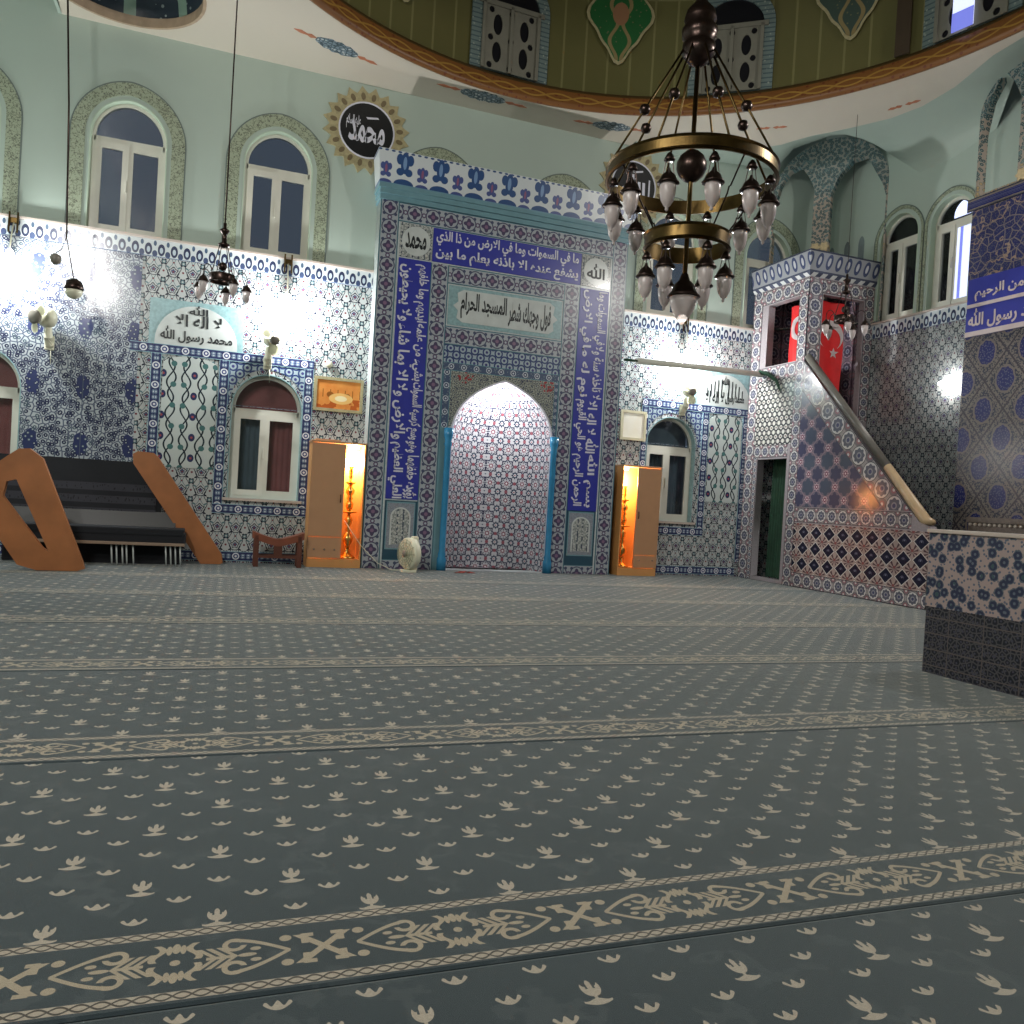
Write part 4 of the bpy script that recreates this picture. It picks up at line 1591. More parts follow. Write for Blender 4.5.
# steps
bm = bmesh.new()
ns = 13
for i in range(ns):
    y0 = 8.45 + (TY - 8.45) * i / ns
    y1 = TY - 0.01
    z1 = 0.2 + (2.5 - 0.2) * i / (ns - 1)
    box_bm(bm, MX + 0.125, XR - (0.01 if y0 > 8.76 else 0.7), y0, y0 + (TY - 8.45) / ns + 0.02, 0, z1)
fin('steps', bm, M['step'], mb)
# handrails
for x in (MX - 0.02,):
    tube('handrail', [(x + 0.07, TY - 0.02, 3.88), (x + 0.07, 9.3, 3.88 - (TY - 0.02 - 9.3) * sl)], [0.06, 0.06], M['rail'], mb, 12)
    tube('handrail', [(x + 0.07, 9.3, 3.88 - (TY - 0.02 - 9.3) * sl), (x + 0.07, 8.55, 1.22), (x + 0.07, 8.42, 1.20)], [0.062, 0.075, 0.04], M['rail_end'], mb, 12)

# flags hanging in the openings
def flag(label, fr, u0, u1, z0, z1, out, rotated, loc):
    t = thing('flag', label, 'flag', loc, 'flags in the pulpit tower')
    nn = 24
    bm = bmesh.new()
    rows = []
    def wav(u, z): return 0.02 * math.sin((u - u0) / (u1 - u0) * 9 + z * 1.2) + 0.012 * math.sin(z * 5)
    for j in range(13):
        z = z0 + (z1 - z0) * j / 12
        rows.append([bm.verts.new((u0 + (u1 - u0) * i / nn, z, wav(u0 + (u1 - u0) * i / nn, z))) for i in range(nn + 1)])
    for a, b in zip(rows, rows[1:]):
        for i in range(nn):
            bm.faces.new((a[i], a[i + 1], b[i + 1], b[i]))
    bm.transform(fr.mat(out))
    fin('cloth', bm, M['red'], t, True)
    return t, wav


def crescent(cx, cz, R):
    """opening towards +u"""
    o = []
    for k in range(40):
        a = math.radians(35 + 290 * k / 39)
        o.append((cx + R * math.cos(a), cz + R * math.sin(a)))
    c2, r2 = cx + R * 0.26, R * 0.80
    a1 = math.atan2(R * math.sin(math.radians(35)), R * math.cos(math.radians(35)) - R * 0.26)
    for k in range(40):
        a = -a1 + 2 * PI - (2 * PI - 2 * a1) * k / 39
        o.append((c2 + r2 * math.cos(a), cz + r2 * math.sin(a)))
    return o


def star5(cx, cz, R, a0):
    return [(cx + (R if k % 2 == 0 else R * 0.4) * math.cos(a0 + k * PI / 5), cz + (R if k % 2 == 0 else R * 0.4) * math.sin(a0 + k * PI / 5)) for k in range(10)]


def emblem(t, fr, loops, out, wav):
    bm = bmesh.new()
    for lp in loops:
        me = plate_mesh('e', lp, (), 0.001, FR((0, 0, 0), (1, 0, 0), (0, 1, 0)))
        bm.from_mesh(me)
    bmesh.ops.subdivide_edges(bm, edges=bm.edges, cuts=1)
    for v in bm.verts:
        v.co.z = wav(v.co.x, v.co.y) + 0.014
    bm.transform(fr.mat(out))
    fin('crescent_and_star', bm, M['flagwhite'], t)


t, wv = flag('red flag with white crescent hanging in the front opening of the pulpit tower', FT, 9.47, 10.08, 3.0, 4.93, -0.20, True, (9.78, TY + 0.2, 4.93))
emblem(t, FT, [[(9.80 + (z - 4.35) * 0.0 + x * 1.0, z) for x, z in [(-(b - 4.35), 4.35 + a * 1) for a, b in [(p[0] * -1, p[1]) for p in crescent(0, 4.35, 0.27)]]], star5(9.90, 4.05, 0.10, 0.3)], -0.20, wv)
FM2 = LEFTW(MX)
t, wv = flag('red flag with white crescent seen through the side window of the pulpit tower', FM2, -11.92, -11.46, 3.87, 4.88, -0.22, False, (MX + 0.22, 11.7, 4.88))
emblem(t, FM2, [[(p[0], p[1]) for p in crescent(-11.64, 4.48, 0.22)], star5(-11.60, 4.10, 0.09, 0.3)], -0.22, wv)

# ------------------------------------------------------------------ raised platform on the right
pf = thing('platform', 'long waist high tiled platform with a dark base at the right edge', 'platform', (7.3, 4.0, 0))
PFX, PFY = 5.3, 4.87
box('base', (PFX, 9.0, -2.0, PFY, 0.0, 0.52), M['darkbase'], pf)
box('body', (PFX - 0.005, 9.0, -2.0, PFY + 0.005, 0.52, 1.10), M['blobs'], pf)
box('coping', (PFX - 0.025, 9.0, -2.0, PFY + 0.02, 1.10, 1.13), M['marble'], pf, 0.008)
# low rail behind it, along the pier
rl = thing('rail', 'low dark moulded rail with pale beading along the blue tiled pier', 'rail', (9.82, 7.0, 0))
bm = bmesh.new()
box_bm(bm, 9.74, 9.86, 4.0, 8.38, 1.24, 1.31)
box_bm(bm, 9.78, 9.86, 4.0, 8.38, 0.0, 1.24)
fin('rail_body', bm, M['ledge'], rl)
bm = bmesh.new()
bmesh.ops.create_icosphere(bm, subdivisions=2, radius=0.024, matrix=Matrix.Translation((9.765, 8.33, 1.21)))
bead = fin('bead', bm, M['marble'], rl, True)
for i in range(1, 56):
    b_ = bead.copy()
    COL.objects.link(b_)
    b_.location.y = bead.location.y - i * 0.075

# ------------------------------------------------------------------ carpets
seams = [-3.62, -1.75, 0.10, 1.86, 3.60, 5.30, 7.05, 8.80, 10.55]
names = {1.86: 'bordered tulip carpet strip crossing the foreground, second from the camera', 0.10: 'tulip carpet strip at the very bottom edge, nearest the camera',
         3.60: 'bordered tulip carpet strip, third from the camera, reaching the platform foot', 5.30: 'bordered tulip carpet strip, fourth from the camera, ending past the platform corner',
         7.05: 'pale bordered tulip carpet strip before the pulpit stair foot, fifth from the camera', 8.80: 'pale tulip carpet strip beside the pulpit stair, second from the front wall',
         10.55: 'pale tulip carpet strip lying against the front wall below the niche', -1.75: 'tulip carpet strip behind the camera', -3.62: 'tulip carpet strip at the back of the room'}
ROTC = -0.02
for i, s in enumerate(seams):
    if s < 0:
        continue
    s1 = seams[i + 1] if i + 1 < len(seams) else YW + 0.02
    bm = bmesh.new()
    nx = 60
    x0, x1 = XL + 0.02, (9.1 if s > 7 else PFX + 3.4)
    depth = s1 - s
    th = 0.013
    rows = []
    prof = [(0.0, -0.013), (0.0, -0.004), (0.010, 0.0), (0.4, 0.0), (depth - 0.016, 0.0), (depth - 0.006, -0.003), (depth - 0.006, -0.013)]
    off = Vector((0, s, 0.0))
    if s > 9:
        prof[-3:] = [(depth - 0.08, 0.0), (depth - 0.075, -0.006), (depth - 0.075, -0.013)]
    for k in range(nx + 1):
        x = x0 + (x1 - x0) * k / nx
        rows.append([bm.verts.new((x, p + 0.004 * math.sin(x * 1.1) * (p < 0.02 or abs(p - depth) < 0.05) + ((ROTC * x) if (s > 9 and p < 0.02) else 0), z)) for p, z in prof])
    for a, b in zip(rows, rows[1:]):
        for k in range(len(prof) - 1):
            bm.faces.new((a[k], b[k], b[k + 1], a[k + 1]))
    bmesh.ops.recalc_face_normals(bm, faces=bm.faces)
    me = bpy.data.meshes.new('carpet')
    bm.to_mesh(me)
    bm.free()
    o = bpy.data.objects.new('carpet', me)
    COL.objects.link(o)
    o.location = off + Vector((0, 0.5 * 0.02 * 2.4, 0))
    o.rotation_euler.z = ROTC if s < 9 else 0.0
    me.materials.append(M['carpet'])
    o['label'] = names[s]
    o['category'] = 'carpet'
    o['group'] = 'carpet strips laid across the hall'

# ------------------------------------------------------------------ cupboards beside the mihrab
def cupboard(x0, x1, door_left, label, tag_):
    t = thing('cupboard', label, 'cupboard', ((x0 + x1) / 2, YW - 0.2, 0), 'cupboards flanking the niche')
    ya, yb, h = 12.27, YW - 0.012, 1.86
    xm = (x0 + 0.50) if door_left else (x1 - 0.46)
    bm = bmesh.new()
    box_bm(bm, x0, x0 + 0.02, ya, yb, 0, h)
    box_bm(bm, x1 - 0.02, x1, ya, yb, 0, h)
    box_bm(bm, x0 + 0.02, x1 - 0.02, yb - 0.015, yb, 0, h)
    box_bm(bm, x0 + 0.02, x1 - 0.02, ya, yb - 0.015, 0, 0.13)
    fin('carcass', bm, M['cabinside'], t)
    bm = bmesh.new()
    box_bm(bm, x0 - 0.01, x1 + 0.01, ya - 0.02, yb, h, h + 0.03, 0.006)
    if door_left:
        box_bm(bm, x0 + 0.05, x0 + 0.42, ya + 0.05, yb - 0.05, h + 0.03, h + 0.055, 0.006)
    fin('top', bm, M['melamine'], t)
    da, db = (x0, xm) if door_left else (xm, x1)
    dr = box('door', (da + 0.003, db - 0.003, ya - 0.02, ya, 0.46 if door_left else 0.36, h - 0.005), M['melamine'], t, 0.003)
    hx = db - 0.05 if door_left else da + 0.05
    tube('handle', [(hx, ya - 0.035, 0.98), (hx, ya - 0.045, 1.03), (hx, ya - 0.035, 1.1)], 0.008, M['bronze'], dr, 8)
    box('drawer', (da + 0.003, db - 0.003, ya - 0.02, ya, 0.14, 0.45 if door_left else 0.35), M['melamine'], t, 0.003)
    dw = t.children[-1]
    for k in range(3 if door_left else 2):
        kx_ = da + 0.1 + (db - da - 0.2) * k / (2 if door_left else 1)
        lathe('knob', [(0.004, 0), (0.008, 0.012), (0.014, 0.02), (0.010, 0.03)], (kx_, ya - 0.02, 0.27), M['chrome'], dw, 10, (0, -1, 0))
    # warm lamp under the top of the open bay
    oa, ob = (xm, x1) if door_left else (x0, xm)
    box('warm_lamp', ((oa + ob) / 2 - 0.08, (oa + ob) / 2 + 0.08, yb - 0.2, yb - 0.14, h - 0.05, h - 0.004), M['warm_bulb'], t)
    lamp('cupboard_light', ((oa + ob) / 2, yb - 0.17, h - 0.24), P_CAB, (1, 0.70, 0.32), 0.04)
    return t, (oa + ob) / 2


CL = (1.26, 2.06)
CR = (6.42, 7.16)
_, cxl = cupboard(CL[0], CL[1], True, 'tan cupboard left of the niche, right bay open and lit around a brass candlestick', 'l')
_, cxr = cupboard(CR[0], CR[1], False, 'tan cupboard right of the niche, left bay open and lit around a brass candlestick', 'r')


def candlestick(label, x, y, z0, h):
    t = thing('candlestick', label, 'candlestick', (x, y, z0), 'tall brass candlesticks')
    s = h / 1.42
    P_ = lambda q: [(r * 1.0, z * s) for r, z in q]
    lathe('foot', P_([(0.125, 0), (0.13, 0.02), (0.10, 0.045), (0.05, 0.075), (0.035, 0.12), (0.045, 0.15)]), (x, y, z0), M['bright_brass'], t, 18)
    lathe('stem', P_([(0.03, 0.15), (0.04, 0.20), (0.075, 0.27), (0.08, 0.32), (0.05, 0.38), (0.025, 0.41), (0.045, 0.44), (0.025, 0.48), (0.05, 0.54), (0.06, 0.60), (0.035, 0.66), (0.02, 0.69)]), (x, y, z0), M['bright_brass'], t, 18)
    lathe('drip_tray', P_([(0.02, 0.69), (0.12, 0.715), (0.125, 0.73), (0.03, 0.74)]), (x, y, z0), M['bright_brass'], t, 18)
    lathe('stem', P_([(0.03, 0.74), (0.055, 0.80), (0.06, 0.85), (0.03, 0.90), (0.05, 0.93), (0.03, 0.97), (0.065, 1.02), (0.07, 1.06), (0.035, 1.11), (0.03, 1.14)]), (x, y, z0), M['bright_brass'], t, 18)
    lathe('candle_cup', P_([(0.03, 1.14), (0.075, 1.165), (0.08, 1.18), (0.025, 1.19), (0.022, 1.24), (0.035, 1.27), (0.024, 1.30), (0.034, 1.34), (0.024, 1.38), (0.04, 1.42)]), (x, y, z0), M['bright_brass'], t, 16)


candlestick('slim brass candlestick standing inside the open cupboard left of the niche', 1.88, 12.46, 0.13, 1.40)
candlestick('slim brass candlestick standing inside the open cupboard right of the niche', 6.58, 12.46, 0.13, 1.40)

# pictures over the cupboards
def picture(label, x0, x1, z0, z1, art, group='framed pictures over the cupboards'):
    t = thing('framed_picture', label, 'picture', ((x0 + x1) / 2, YW, z0), group)
    plate('frame', rect(x0, z0, x1, z1), [rect(x0 + 0.045, z0 + 0.045, x1 - 0.045, z1 - 0.045)], 0.035, F, M['gold_rim'], t, 0.047)
    plate('artwork', rect(x0 + 0.044, z0 + 0.044, x1 - 0.044, z1 - 0.044), (), 0.02, F, art, t, 0.034)
    return t


def art_skyline():
    m = Mat('skyline_print', 0.15)
    X, Y, Z = m.coord()
    u, v = (X - 1.64) / 0.33, (Z - 2.62) / 0.2
    r = hyp(u - 0.15, (v + 0.25) * 1.3)  # distance for the pale round spot laid over the skyline
    n = m.noise(7, 3)
    dome = (hyp((u + 0.35) / 0.16, (v - 0.02) / 0.22) < 1) | (hyp((u - 0.45) / 0.12, (v - 0.0) / 0.18) < 1)
    min_ = ((u.cell(0.34).abs() < 0.018) & ((v < 0.42) & (v > -0.2)))
    m.base(m.layer(m.mix(n, (214, 116, 50), (240, 176, 96)), ((v < -0.25) & (n > 0.5), (190, 96, 44)), (dome | min_, (150, 92, 40)), ((r < 0.55), (244, 196, 120)), ((r < 0.28), (252, 236, 190))))
    return m.m


def art_glare():
    m = Mat('glare_print', 0.12)  # white glare painted in as the colour of the print
    n = m.noise(5, 3)
    m.base(m.mix(n, (246, 236, 212), (254, 252, 244)))
    return m.m


picture('gold framed orange picture of a mosque above the left cupboard', kx(1.25), kx(1.98), kz(2.34), kz(2.85), art_skyline())
M['gold_rim'] = flat('glare_gilt_frame', (214, 206, 176), 0.4)  # gilt made paler, the glare is put into its colour
picture('small framed picture above the right cupboard, painted pale with glare', kx(6.38), kx(6.87), kz(2.32), kz(2.83), art_glare())

M['gold_rim'] = bpy.data.materials['gold_sunburst']

# ------------------------------------------------------------------ round calligraphy medallions
def medallion(label, cx, cz, word, R=0.65):
    t = thing('calligraphy_medallion', label, 'medallion', (cx, YW, cz), 'round script medallions')
    n = 20
    pts = []
    for k in range(n * 6):
        a = 2 * PI * k / (n * 6)
        ph = (k % 6) / 6
        spike = 1 - abs(ph - 0.5) * 2
        pts.append(((R * (0.86 + 0.16 * spike ** 1.4)) * math.cos(a) + cx, (R * (0.86 + 0.16 * spike ** 1.4)) * math.sin(a) + cz))
    plate('sunburst_rim', pts, [ell(cx, cz, R * 0.63, R * 0.63, 40)], 0.02, F, M['gold_rim'], t, 0.022)
    pm = flat('dark_gold_petal', (116, 102, 76), 0.4)
    for k in range(n):
        a = 2 * PI * (k + 0.5) / n
        px_, pz_ = cx + R * 0.78 * math.cos(a), cz + R * 0.78 * math.sin(a)
        plate('petal', [(px_ + 0.055 * math.cos(a) * math.cos(h) - 0.035 * math.sin(a) * math.sin(h), pz_ + 0.055 * math.sin(a) * math.cos(h) + 0.035 * math.cos(a) * math.sin(h)) for h in [2 * PI * j_ / 14 for j_ in range(14)]], (), 0.012, F, pm, t, 0.03)
    plate('disc', ell(cx, cz, R * 0.63, R * 0.63, 40), (), 0.02, F, M['black'], t, 0.024)
    plate('disc_line', ell(cx, cz, R * 0.655, R * 0.655, 40), [ell(cx, cz, R * 0.62, R * 0.62, 40)], 0.01, F, M['letter_white'], t, 0.032)
    if word == 'محمد':
        items = [('محمد', cx - 0.28, cz - 0.2, cx + 0.28, cz + 0.14, 0), ('عليه السلام', cx - 0.32, cz - 0.02, cx - 0.1, cz + 0.2, 0)]
        ex = [[(cx - 0.02, cz + 0.2), (cx + 0.0, cz + 0.17), (cx + 0.18, cz + 0.2), (cx + 0.16, cz + 0.225)]]
    else:
        items = [('الله', cx - 0.26, cz - 0.22, cx + 0.22, cz + 0.2, 0)]
        ex = [[(cx + 0.28, cz - 0.25), (cx + 0.31, cz - 0.25), (cx + 0.31, cz + 0.15), (cx + 0.28, cz + 0.15)], [(cx - 0.02, cz + 0.25), (cx - 0.02, cz + 0.22), (cx + 0.16, cz + 0.26), (cx + 0.16, cz + 0.29)]]
    lettering(items, F, M['letter_white'], t, 0.03, ex)


medallion('black disc with white script in a gold sunburst rim, left of the niche crest', kx(1.815), kz(6.61), 'محمد', 0.66)
medallion('black disc with white script in a gold sunburst rim, behind the big chandelier', kx(6.36), kz(6.63), 'الله', 0.66)

# ------------------------------------------------------------------ lamps and chandeliers
def lamp_glass(parent, c, s=1.0, lit=False, cap=True):
    """bell capped pendant glass; c = top of the cap. returns nothing; two children"""
    x, y, z = c
    h = lathe('lamp_cap', [(0.094 * s, -0.115 * s), (0.098 * s, -0.108 * s), (0.078 * s, -0.085 * s), (0.06 * s, -0.045 * s), (0.03 * s, -0.018 * s), (0.016 * s, 0.0), (0.012 * s, 0.02 * s)], (x, y, z), M['bronze'], parent, 14)
    g = lathe('lamp_glass', [(0.008 * s, -0.345 * s), (0.016 * s, -0.33 * s), (0.012 * s, -0.315 * s), (0.03 * s, -0.30 * s), (0.055 * s, -0.255 * s), (0.068 * s, -0.19 * s), (0.070 * s, -0.14 * s), (0.062 * s, -0.11 * s)], (x, y, z), M['frost_lit'] if lit else M['frost'], parent, 14)
    return g


CX, CY = 3.97, 6.6
ch = thing('chandelier', 'big two ringed brass chandelier with frosted glass lamps hanging under the dome', 'chandelier', (CX, CY, 2.95))


def ring_mesh(name, R, z0, z1, parent, mat):
    bm = bmesh.new()
    n = 160
    prof = [(R, z0), (R + 0.02, z0 + 0.012), (R + 0.006, z0 + 0.03), (R + 0.006, z1 - 0.03), (R + 0.02, z1 - 0.012), (R, z1), (R - 0.014, z1), (R - 0.014, z0)]
    rs = [[bm.verts.new((CX + r * math.cos(2 * PI * k / n), CY + r * math.sin(2 * PI * k / n), z)) for r, z in prof] for k in range(n)]
    for k in range(n):
        a, b = rs[k], rs[(k + 1) % n]
        for j in range(len(prof)):
            bm.faces.new((a[j], b[j], b[(j + 1) % len(prof)], a[(j + 1) % len(prof)]))
    bmesh.ops.recalc_face_normals(bm, faces=bm.faces)
    return fin(name, bm, mat, parent, False)


RZ = 4.19
ring_mesh('upper_ring', 0.77, RZ, RZ + 0.135, ch, M['brass'])
ring_mesh('lower_ring', 0.385, 3.57, 3.72, ch, M['brass'])
tube('stem', [(CX, CY, 3.25), (CX, CY, 5.35)], 0.022, M['brass'], ch, 10)
lathe('globe', [(0.02, -0.15), (0.06, -0.135), (0.11, -0.09), (0.138, -0.03), (0.138, 0.03), (0.11, 0.09), (0.06, 0.135), (0.02, 0.15)], (CX, CY, 4.36), M['bronze'], ch, 24)
lathe('crown', [(0.03, -0.34), (0.10, -0.29), (0.155, -0.22), (0.15, -0.14), (0.12, -0.11), (0.16, -0.07), (0.165, 0.0), (0.13, 0.05), (0.15, 0.09), (0.13, 0.17), (0.07, 0.24), (0.03, 0.30), (0.02, 0.42)], (CX, CY, 5.62), M['bronze'], ch, 24)
tube('chain', [(CX, CY, 5.95), (CX, CY, 10.0), (CX, CY, 14.85)], 0.012, M['bronze'], ch, 6)
view = math.atan2(-CY, -CX)
for k in range(8):
    a = view + PI / 8 + k * PI / 4
    ca, sa = math.cos(a), math.sin(a)
    p0 = (CX + 0.13 * ca, CY + 0.13 * sa, 5.45)
    p1_ = (CX + 0.77 * ca, CY + 0.77 * sa, RZ + 0.12)
    r_ = tube('rod', [p0, p1_], 0.011, M['brass'], ch, 6)
    f_ = 0.56
    pc = [p0[i] + (p1_[i] - p0[i]) * f_ for i in range(3)]
    lathe('ball', [(0.01, -0.05), (0.04, -0.035), (0.052, 0.0), (0.04, 0.035), (0.01, 0.05)], pc, M['bronze'], r_, 12)
for k in range(4):
    a = view + PI / 5 + k * PI / 2
    ca, sa = math.cos(a), math.sin(a)
    a0, a1 = Vector((CX + 0.74 * ca, CY + 0.74 * sa, RZ + 0.02)), Vector((CX + 0.385 * ca, CY + 0.385 * sa, 3.72))
    tube('link_rod', [a0, a0.lerp(a1, 0.45), a0.lerp(a1, 0.5) + Vector((0, 0, 0.03)), a0.lerp(a1, 0.55), a1], 0.008, M['bronze'], ch, 6)


def hung_lamp(R, ang_, ztop, drop, s, lit=False):
    x, y = CX + R * math.cos(ang_), CY + R * math.sin(ang_)
    t = bpy.data.objects.new('pendant_lamp', None)
    COL.objects.link(t)
    t.parent = ch
    t.location = Vector((x, y, ztop - drop)) - ch.location
    lathe('hook_cap', [(0.045 * s, -0.07), (0.05 * s, -0.06), (0.03 * s, -0.02), (0.015 * s, 0.0)], (x, y, ztop), M['bronze'], t, 10)
    bm = bmesh.new()
    for q in range(3):
        b = q * 2 * PI / 3
        tube_bm(bm, [(x + 0.03 * math.cos(b), y + 0.03 * math.sin(b), ztop - 0.05), (x + 0.06 * s * math.cos(b), y + 0.06 * s * math.sin(b), ztop - drop - 0.06 * s)], 0.004, 5)
    fin('suspension', bm, M['bronze'], t)
    lamp_glass(t, (x, y, ztop - drop), s, lit)
    return t


for k in range(12):
    hung_lamp(0.72, view + PI / 12 + k * PI / 6, RZ, 0.15, 1.0)
for k in range(6):
    hung_lamp(0.36, view + PI / 6 + k * PI / 3, 3.57, 0.13, 0.98)
# bottom lamp
lathe('bottom_cap', [(0.15, 0.0), (0.155, 0.01), (0.12, 0.05), (0.09, 0.12), (0.05, 0.16), (0.03, 0.22)], (CX, CY, 3.14), M['bronze'], ch, 24)
lathe('bottom_glass', [(0.012, -0.25), (0.025, -0.235), (0.02, -0.22), (0.05, -0.20), (0.09, -0.14), (0.12, -0.06), (0.128, 0.0), (0.11, 0.01)], (CX, CY, 3.14), M['frost'], ch, 24)
lathe('bottom_bulb', [(0.01, -0.05), (0.035, -0.03), (0.04, 0.0), (0.02, 0.03)], (CX, CY, 2.955), M['frost_lit'], ch, 12)


def small_chandelier(label, x, y, z, top, s=1.0, n=5, rot=0.0, cr_=0.010):
    """z = height of the ring"""
    t = thing('small_chandelier', label, 'chandelier', (x, y, z - 0.3 * s), 'small chandeliers')
    tube('cord', [(x, y, z + 0.72 * s), (x, y, top)], cr_, M['bronze'], t, 6)
    lathe('crown', [(0.02, -0.07), (0.06, -0.05), (0.075, -0.03), (0.03, 0.0), (0.03, 0.1), (0.055, 0.13), (0.06, 0.15), (0.02, 0.18), (0.02, 0.24)], (x, y, z + 0.50 * s), M['bronze'], t, 14)
    bm = bmesh.new()
    nn = 36
    prof = [(0.15 * s, 0.0), (0.158 * s, 0.012), (0.152 * s, 0.05), (0.158 * s, 0.088), (0.15 * s, 0.10), (0.14 * s, 0.10), (0.14 * s, 0.0)]
    rs = [[bm.verts.new((x + r * math.cos(2 * PI * k / nn), y + r * math.sin(2 * PI * k / nn), z + q)) for r, q in prof] for k in range(nn)]
    for k in range(nn):
        for j in range(len(prof)):
            bm.faces.new((rs[k][j], rs[(k + 1) % nn][j], rs[(k + 1) % nn][(j + 1) % len(prof)], rs[k][(j + 1) % len(prof)]))
    bmesh.ops.recalc_face_normals(bm, faces=bm.faces)
    fin('ring', bm, M['bronze'], t, True)
    lathe('ball', [(0.01, -0.055), (0.045, -0.035), (0.055, 0), (0.045, 0.035), (0.01, 0.055)], (x, y, z + 0.2 * s), M['bronze'], t, 14)
    for k in range(4):
        a = rot + 0.4 + k * PI / 2
        tube('rod', [(x + 0.05 * math.cos(a), y + 0.05 * math.sin(a), z + 0.48 * s), (x + 0.15 * s * math.cos(a), y + 0.15 * s * math.sin(a), z + 0.08)], 0.006, M['bronze'], t, 6)
    for k in range(n):
        a = rot + 2 * PI * k / n
        R0, R1 = 0.15 * s, 0.30 * s
        ca, sa = math.cos(a), math.sin(a)
        pts = [(x + R0 * ca, y + R0 * sa, z + 0.03)]
        for q in range(7):
            th = PI * q / 6
            rr = (R0 + 0.02 + R1) / 2 - (R1 - R0 - 0.02) / 2 * math.cos(th)
            pts.append((x + rr * ca, y + rr * sa, z + 0.08 + 0.09 * s * math.sin(th)))
        pts.append((x + R1 * ca, y + R1 * sa, z + 0.02))
        ar = tube('arm', pts, 0.006, M['bronze'], t, 6)
        lamp_glass(ar, (x + R1 * ca, y + R1 * sa, z + 0.02), 0.72 * s)


small_chandelier('small bronze chandelier hanging before the left lunette, between two upper windows', -0.10, 10.8, 3.66, ZC, 1.0, 5, 0.15)
small_chandelier('small bronze chandelier hanging before the red flag of the pulpit tower', 8.95, 10.1, 4.22, 7.42, 1.0, 5, 0.4, 0.004)

# two dark capped lamps dropping on a thin cord at the far left
t = thing('pendant_light', 'two dark capped lamps on a long cord at the far left by the glare', 'pendant light', (-1.95, 11.6, 3.4))
tube('cord', [(-2.16, 11.6, 8.3), (-2.02, 11.6, 5.8), (-1.97, 11.6, 4.15)], 0.012, M['bronze'], t, 6)
bm = bmesh.new()
tube_bm(bm, [(-1.97, 11.6, 4.15), (-2.02, 11.6, 3.98), (-2.08, 11.6, 3.93)], 0.007, 6)
tube_bm(bm, [(-1.97, 11.6, 4.15), (-1.9, 11.6, 3.8), (-1.86, 11.6, 3.6)], 0.007, 6)
fin('arm', bm, M['bronze'], t)
lathe('lamp_cap', [(0.02, -0.08), (0.06, -0.05), (0.072, 0.0), (0.055, 0.04), (0.02, 0.06)], (-2.08, 11.6, 3.86), M['hubgrey'], t, 16)
lathe('lamp_cap', [(0.112, -0.06), (0.115, -0.02), (0.09, 0.05), (0.04, 0.085), (0.01, 0.095)], (-1.86, 11.6, 3.55), M['bronze'], t, 18)
lathe('lamp_glass', [(0.02, -0.17), (0.06, -0.15), (0.095, -0.11), (0.108, -0.06), (0.10, -0.055)], (-1.86, 11.6, 3.55), M['plastic'], t, 18)

# bright flood lamps fixed to the front wall under the tile crown
for (x, z, lab) in ((kx(-2.72), kz(3.95), 'glaring white wall lamp at the far left under the tile crown'), (kx(0.78), kz(3.88), 'glaring white wall lamp above the left fan'), (kx(7.50), kz(3.88), 'glaring white wall lamp above the right fan')):
    t = thing('wall_lamp', lab, 'wall lamp', (x, YW, z), 'glaring wall lamps')
    bm = bmesh.new()
    box_bm(bm, x - 0.05, x + 0.05, YW - 0.05, YW - 0.002, 4.50, 4.60, 0.006)
    tube_bm(bm, [(x - 0.05, YW - 0.08, 4.64), (x - 0.05, YW - 0.10, 4.36)], 0.012, 8)
    tube_bm(bm, [(x + 0.05, YW - 0.08, 4.64), (x + 0.05, YW - 0.10, 4.36)], 0.012, 8)
    fin('bracket', bm, M['brass'], t)
    tube('arm', [(x, YW - 0.06, 4.5), (x, YW - 0.16, 4.3), (x, YW - 0.2, z + 0.09)], 0.010, M['plastic'], t, 8)
    lathe('lamp_tube', [(0.03, -0.12), (0.045, -0.10), (0.045, 0.07), (0.02, 0.09)], (x, YW - 0.2, z), M['bulb'], t, 16)
    l_ = lamp('wall_lamp_light', (x, YW - 0.27, z - 0.16), P_WALL, (0.97, 1, 0.99), 0.05)

# one on the right wall near the window
t = thing('wall_lamp', 'small glaring lamp low on the grey tiled right wall beside the blue pier', 'wall lamp', (XR, 9.5, 3.36))
bm = bmesh.new()
box_bm(bm, XR - 0.08, XR - 0.002, 9.46, 9.54, 3.30, 3.42, 0.01)
fin('bracket', bm, M['plastic'], t)
me = plate_mesh('lamp_face', [(-9.66, 3.38), (-9.46, 3.20), (-9.40, 3.20), (-9.33, 3.52), (-9.50, 3.45)], (), 0.03, LEFTW(XR), 0.11)
link('lamp_face', me, M['bulb'], t)
lamp('wall_lamp_light', (XR - 0.3, 9.5, 3.36), 5, (1, 1, 0.97), 0.04)

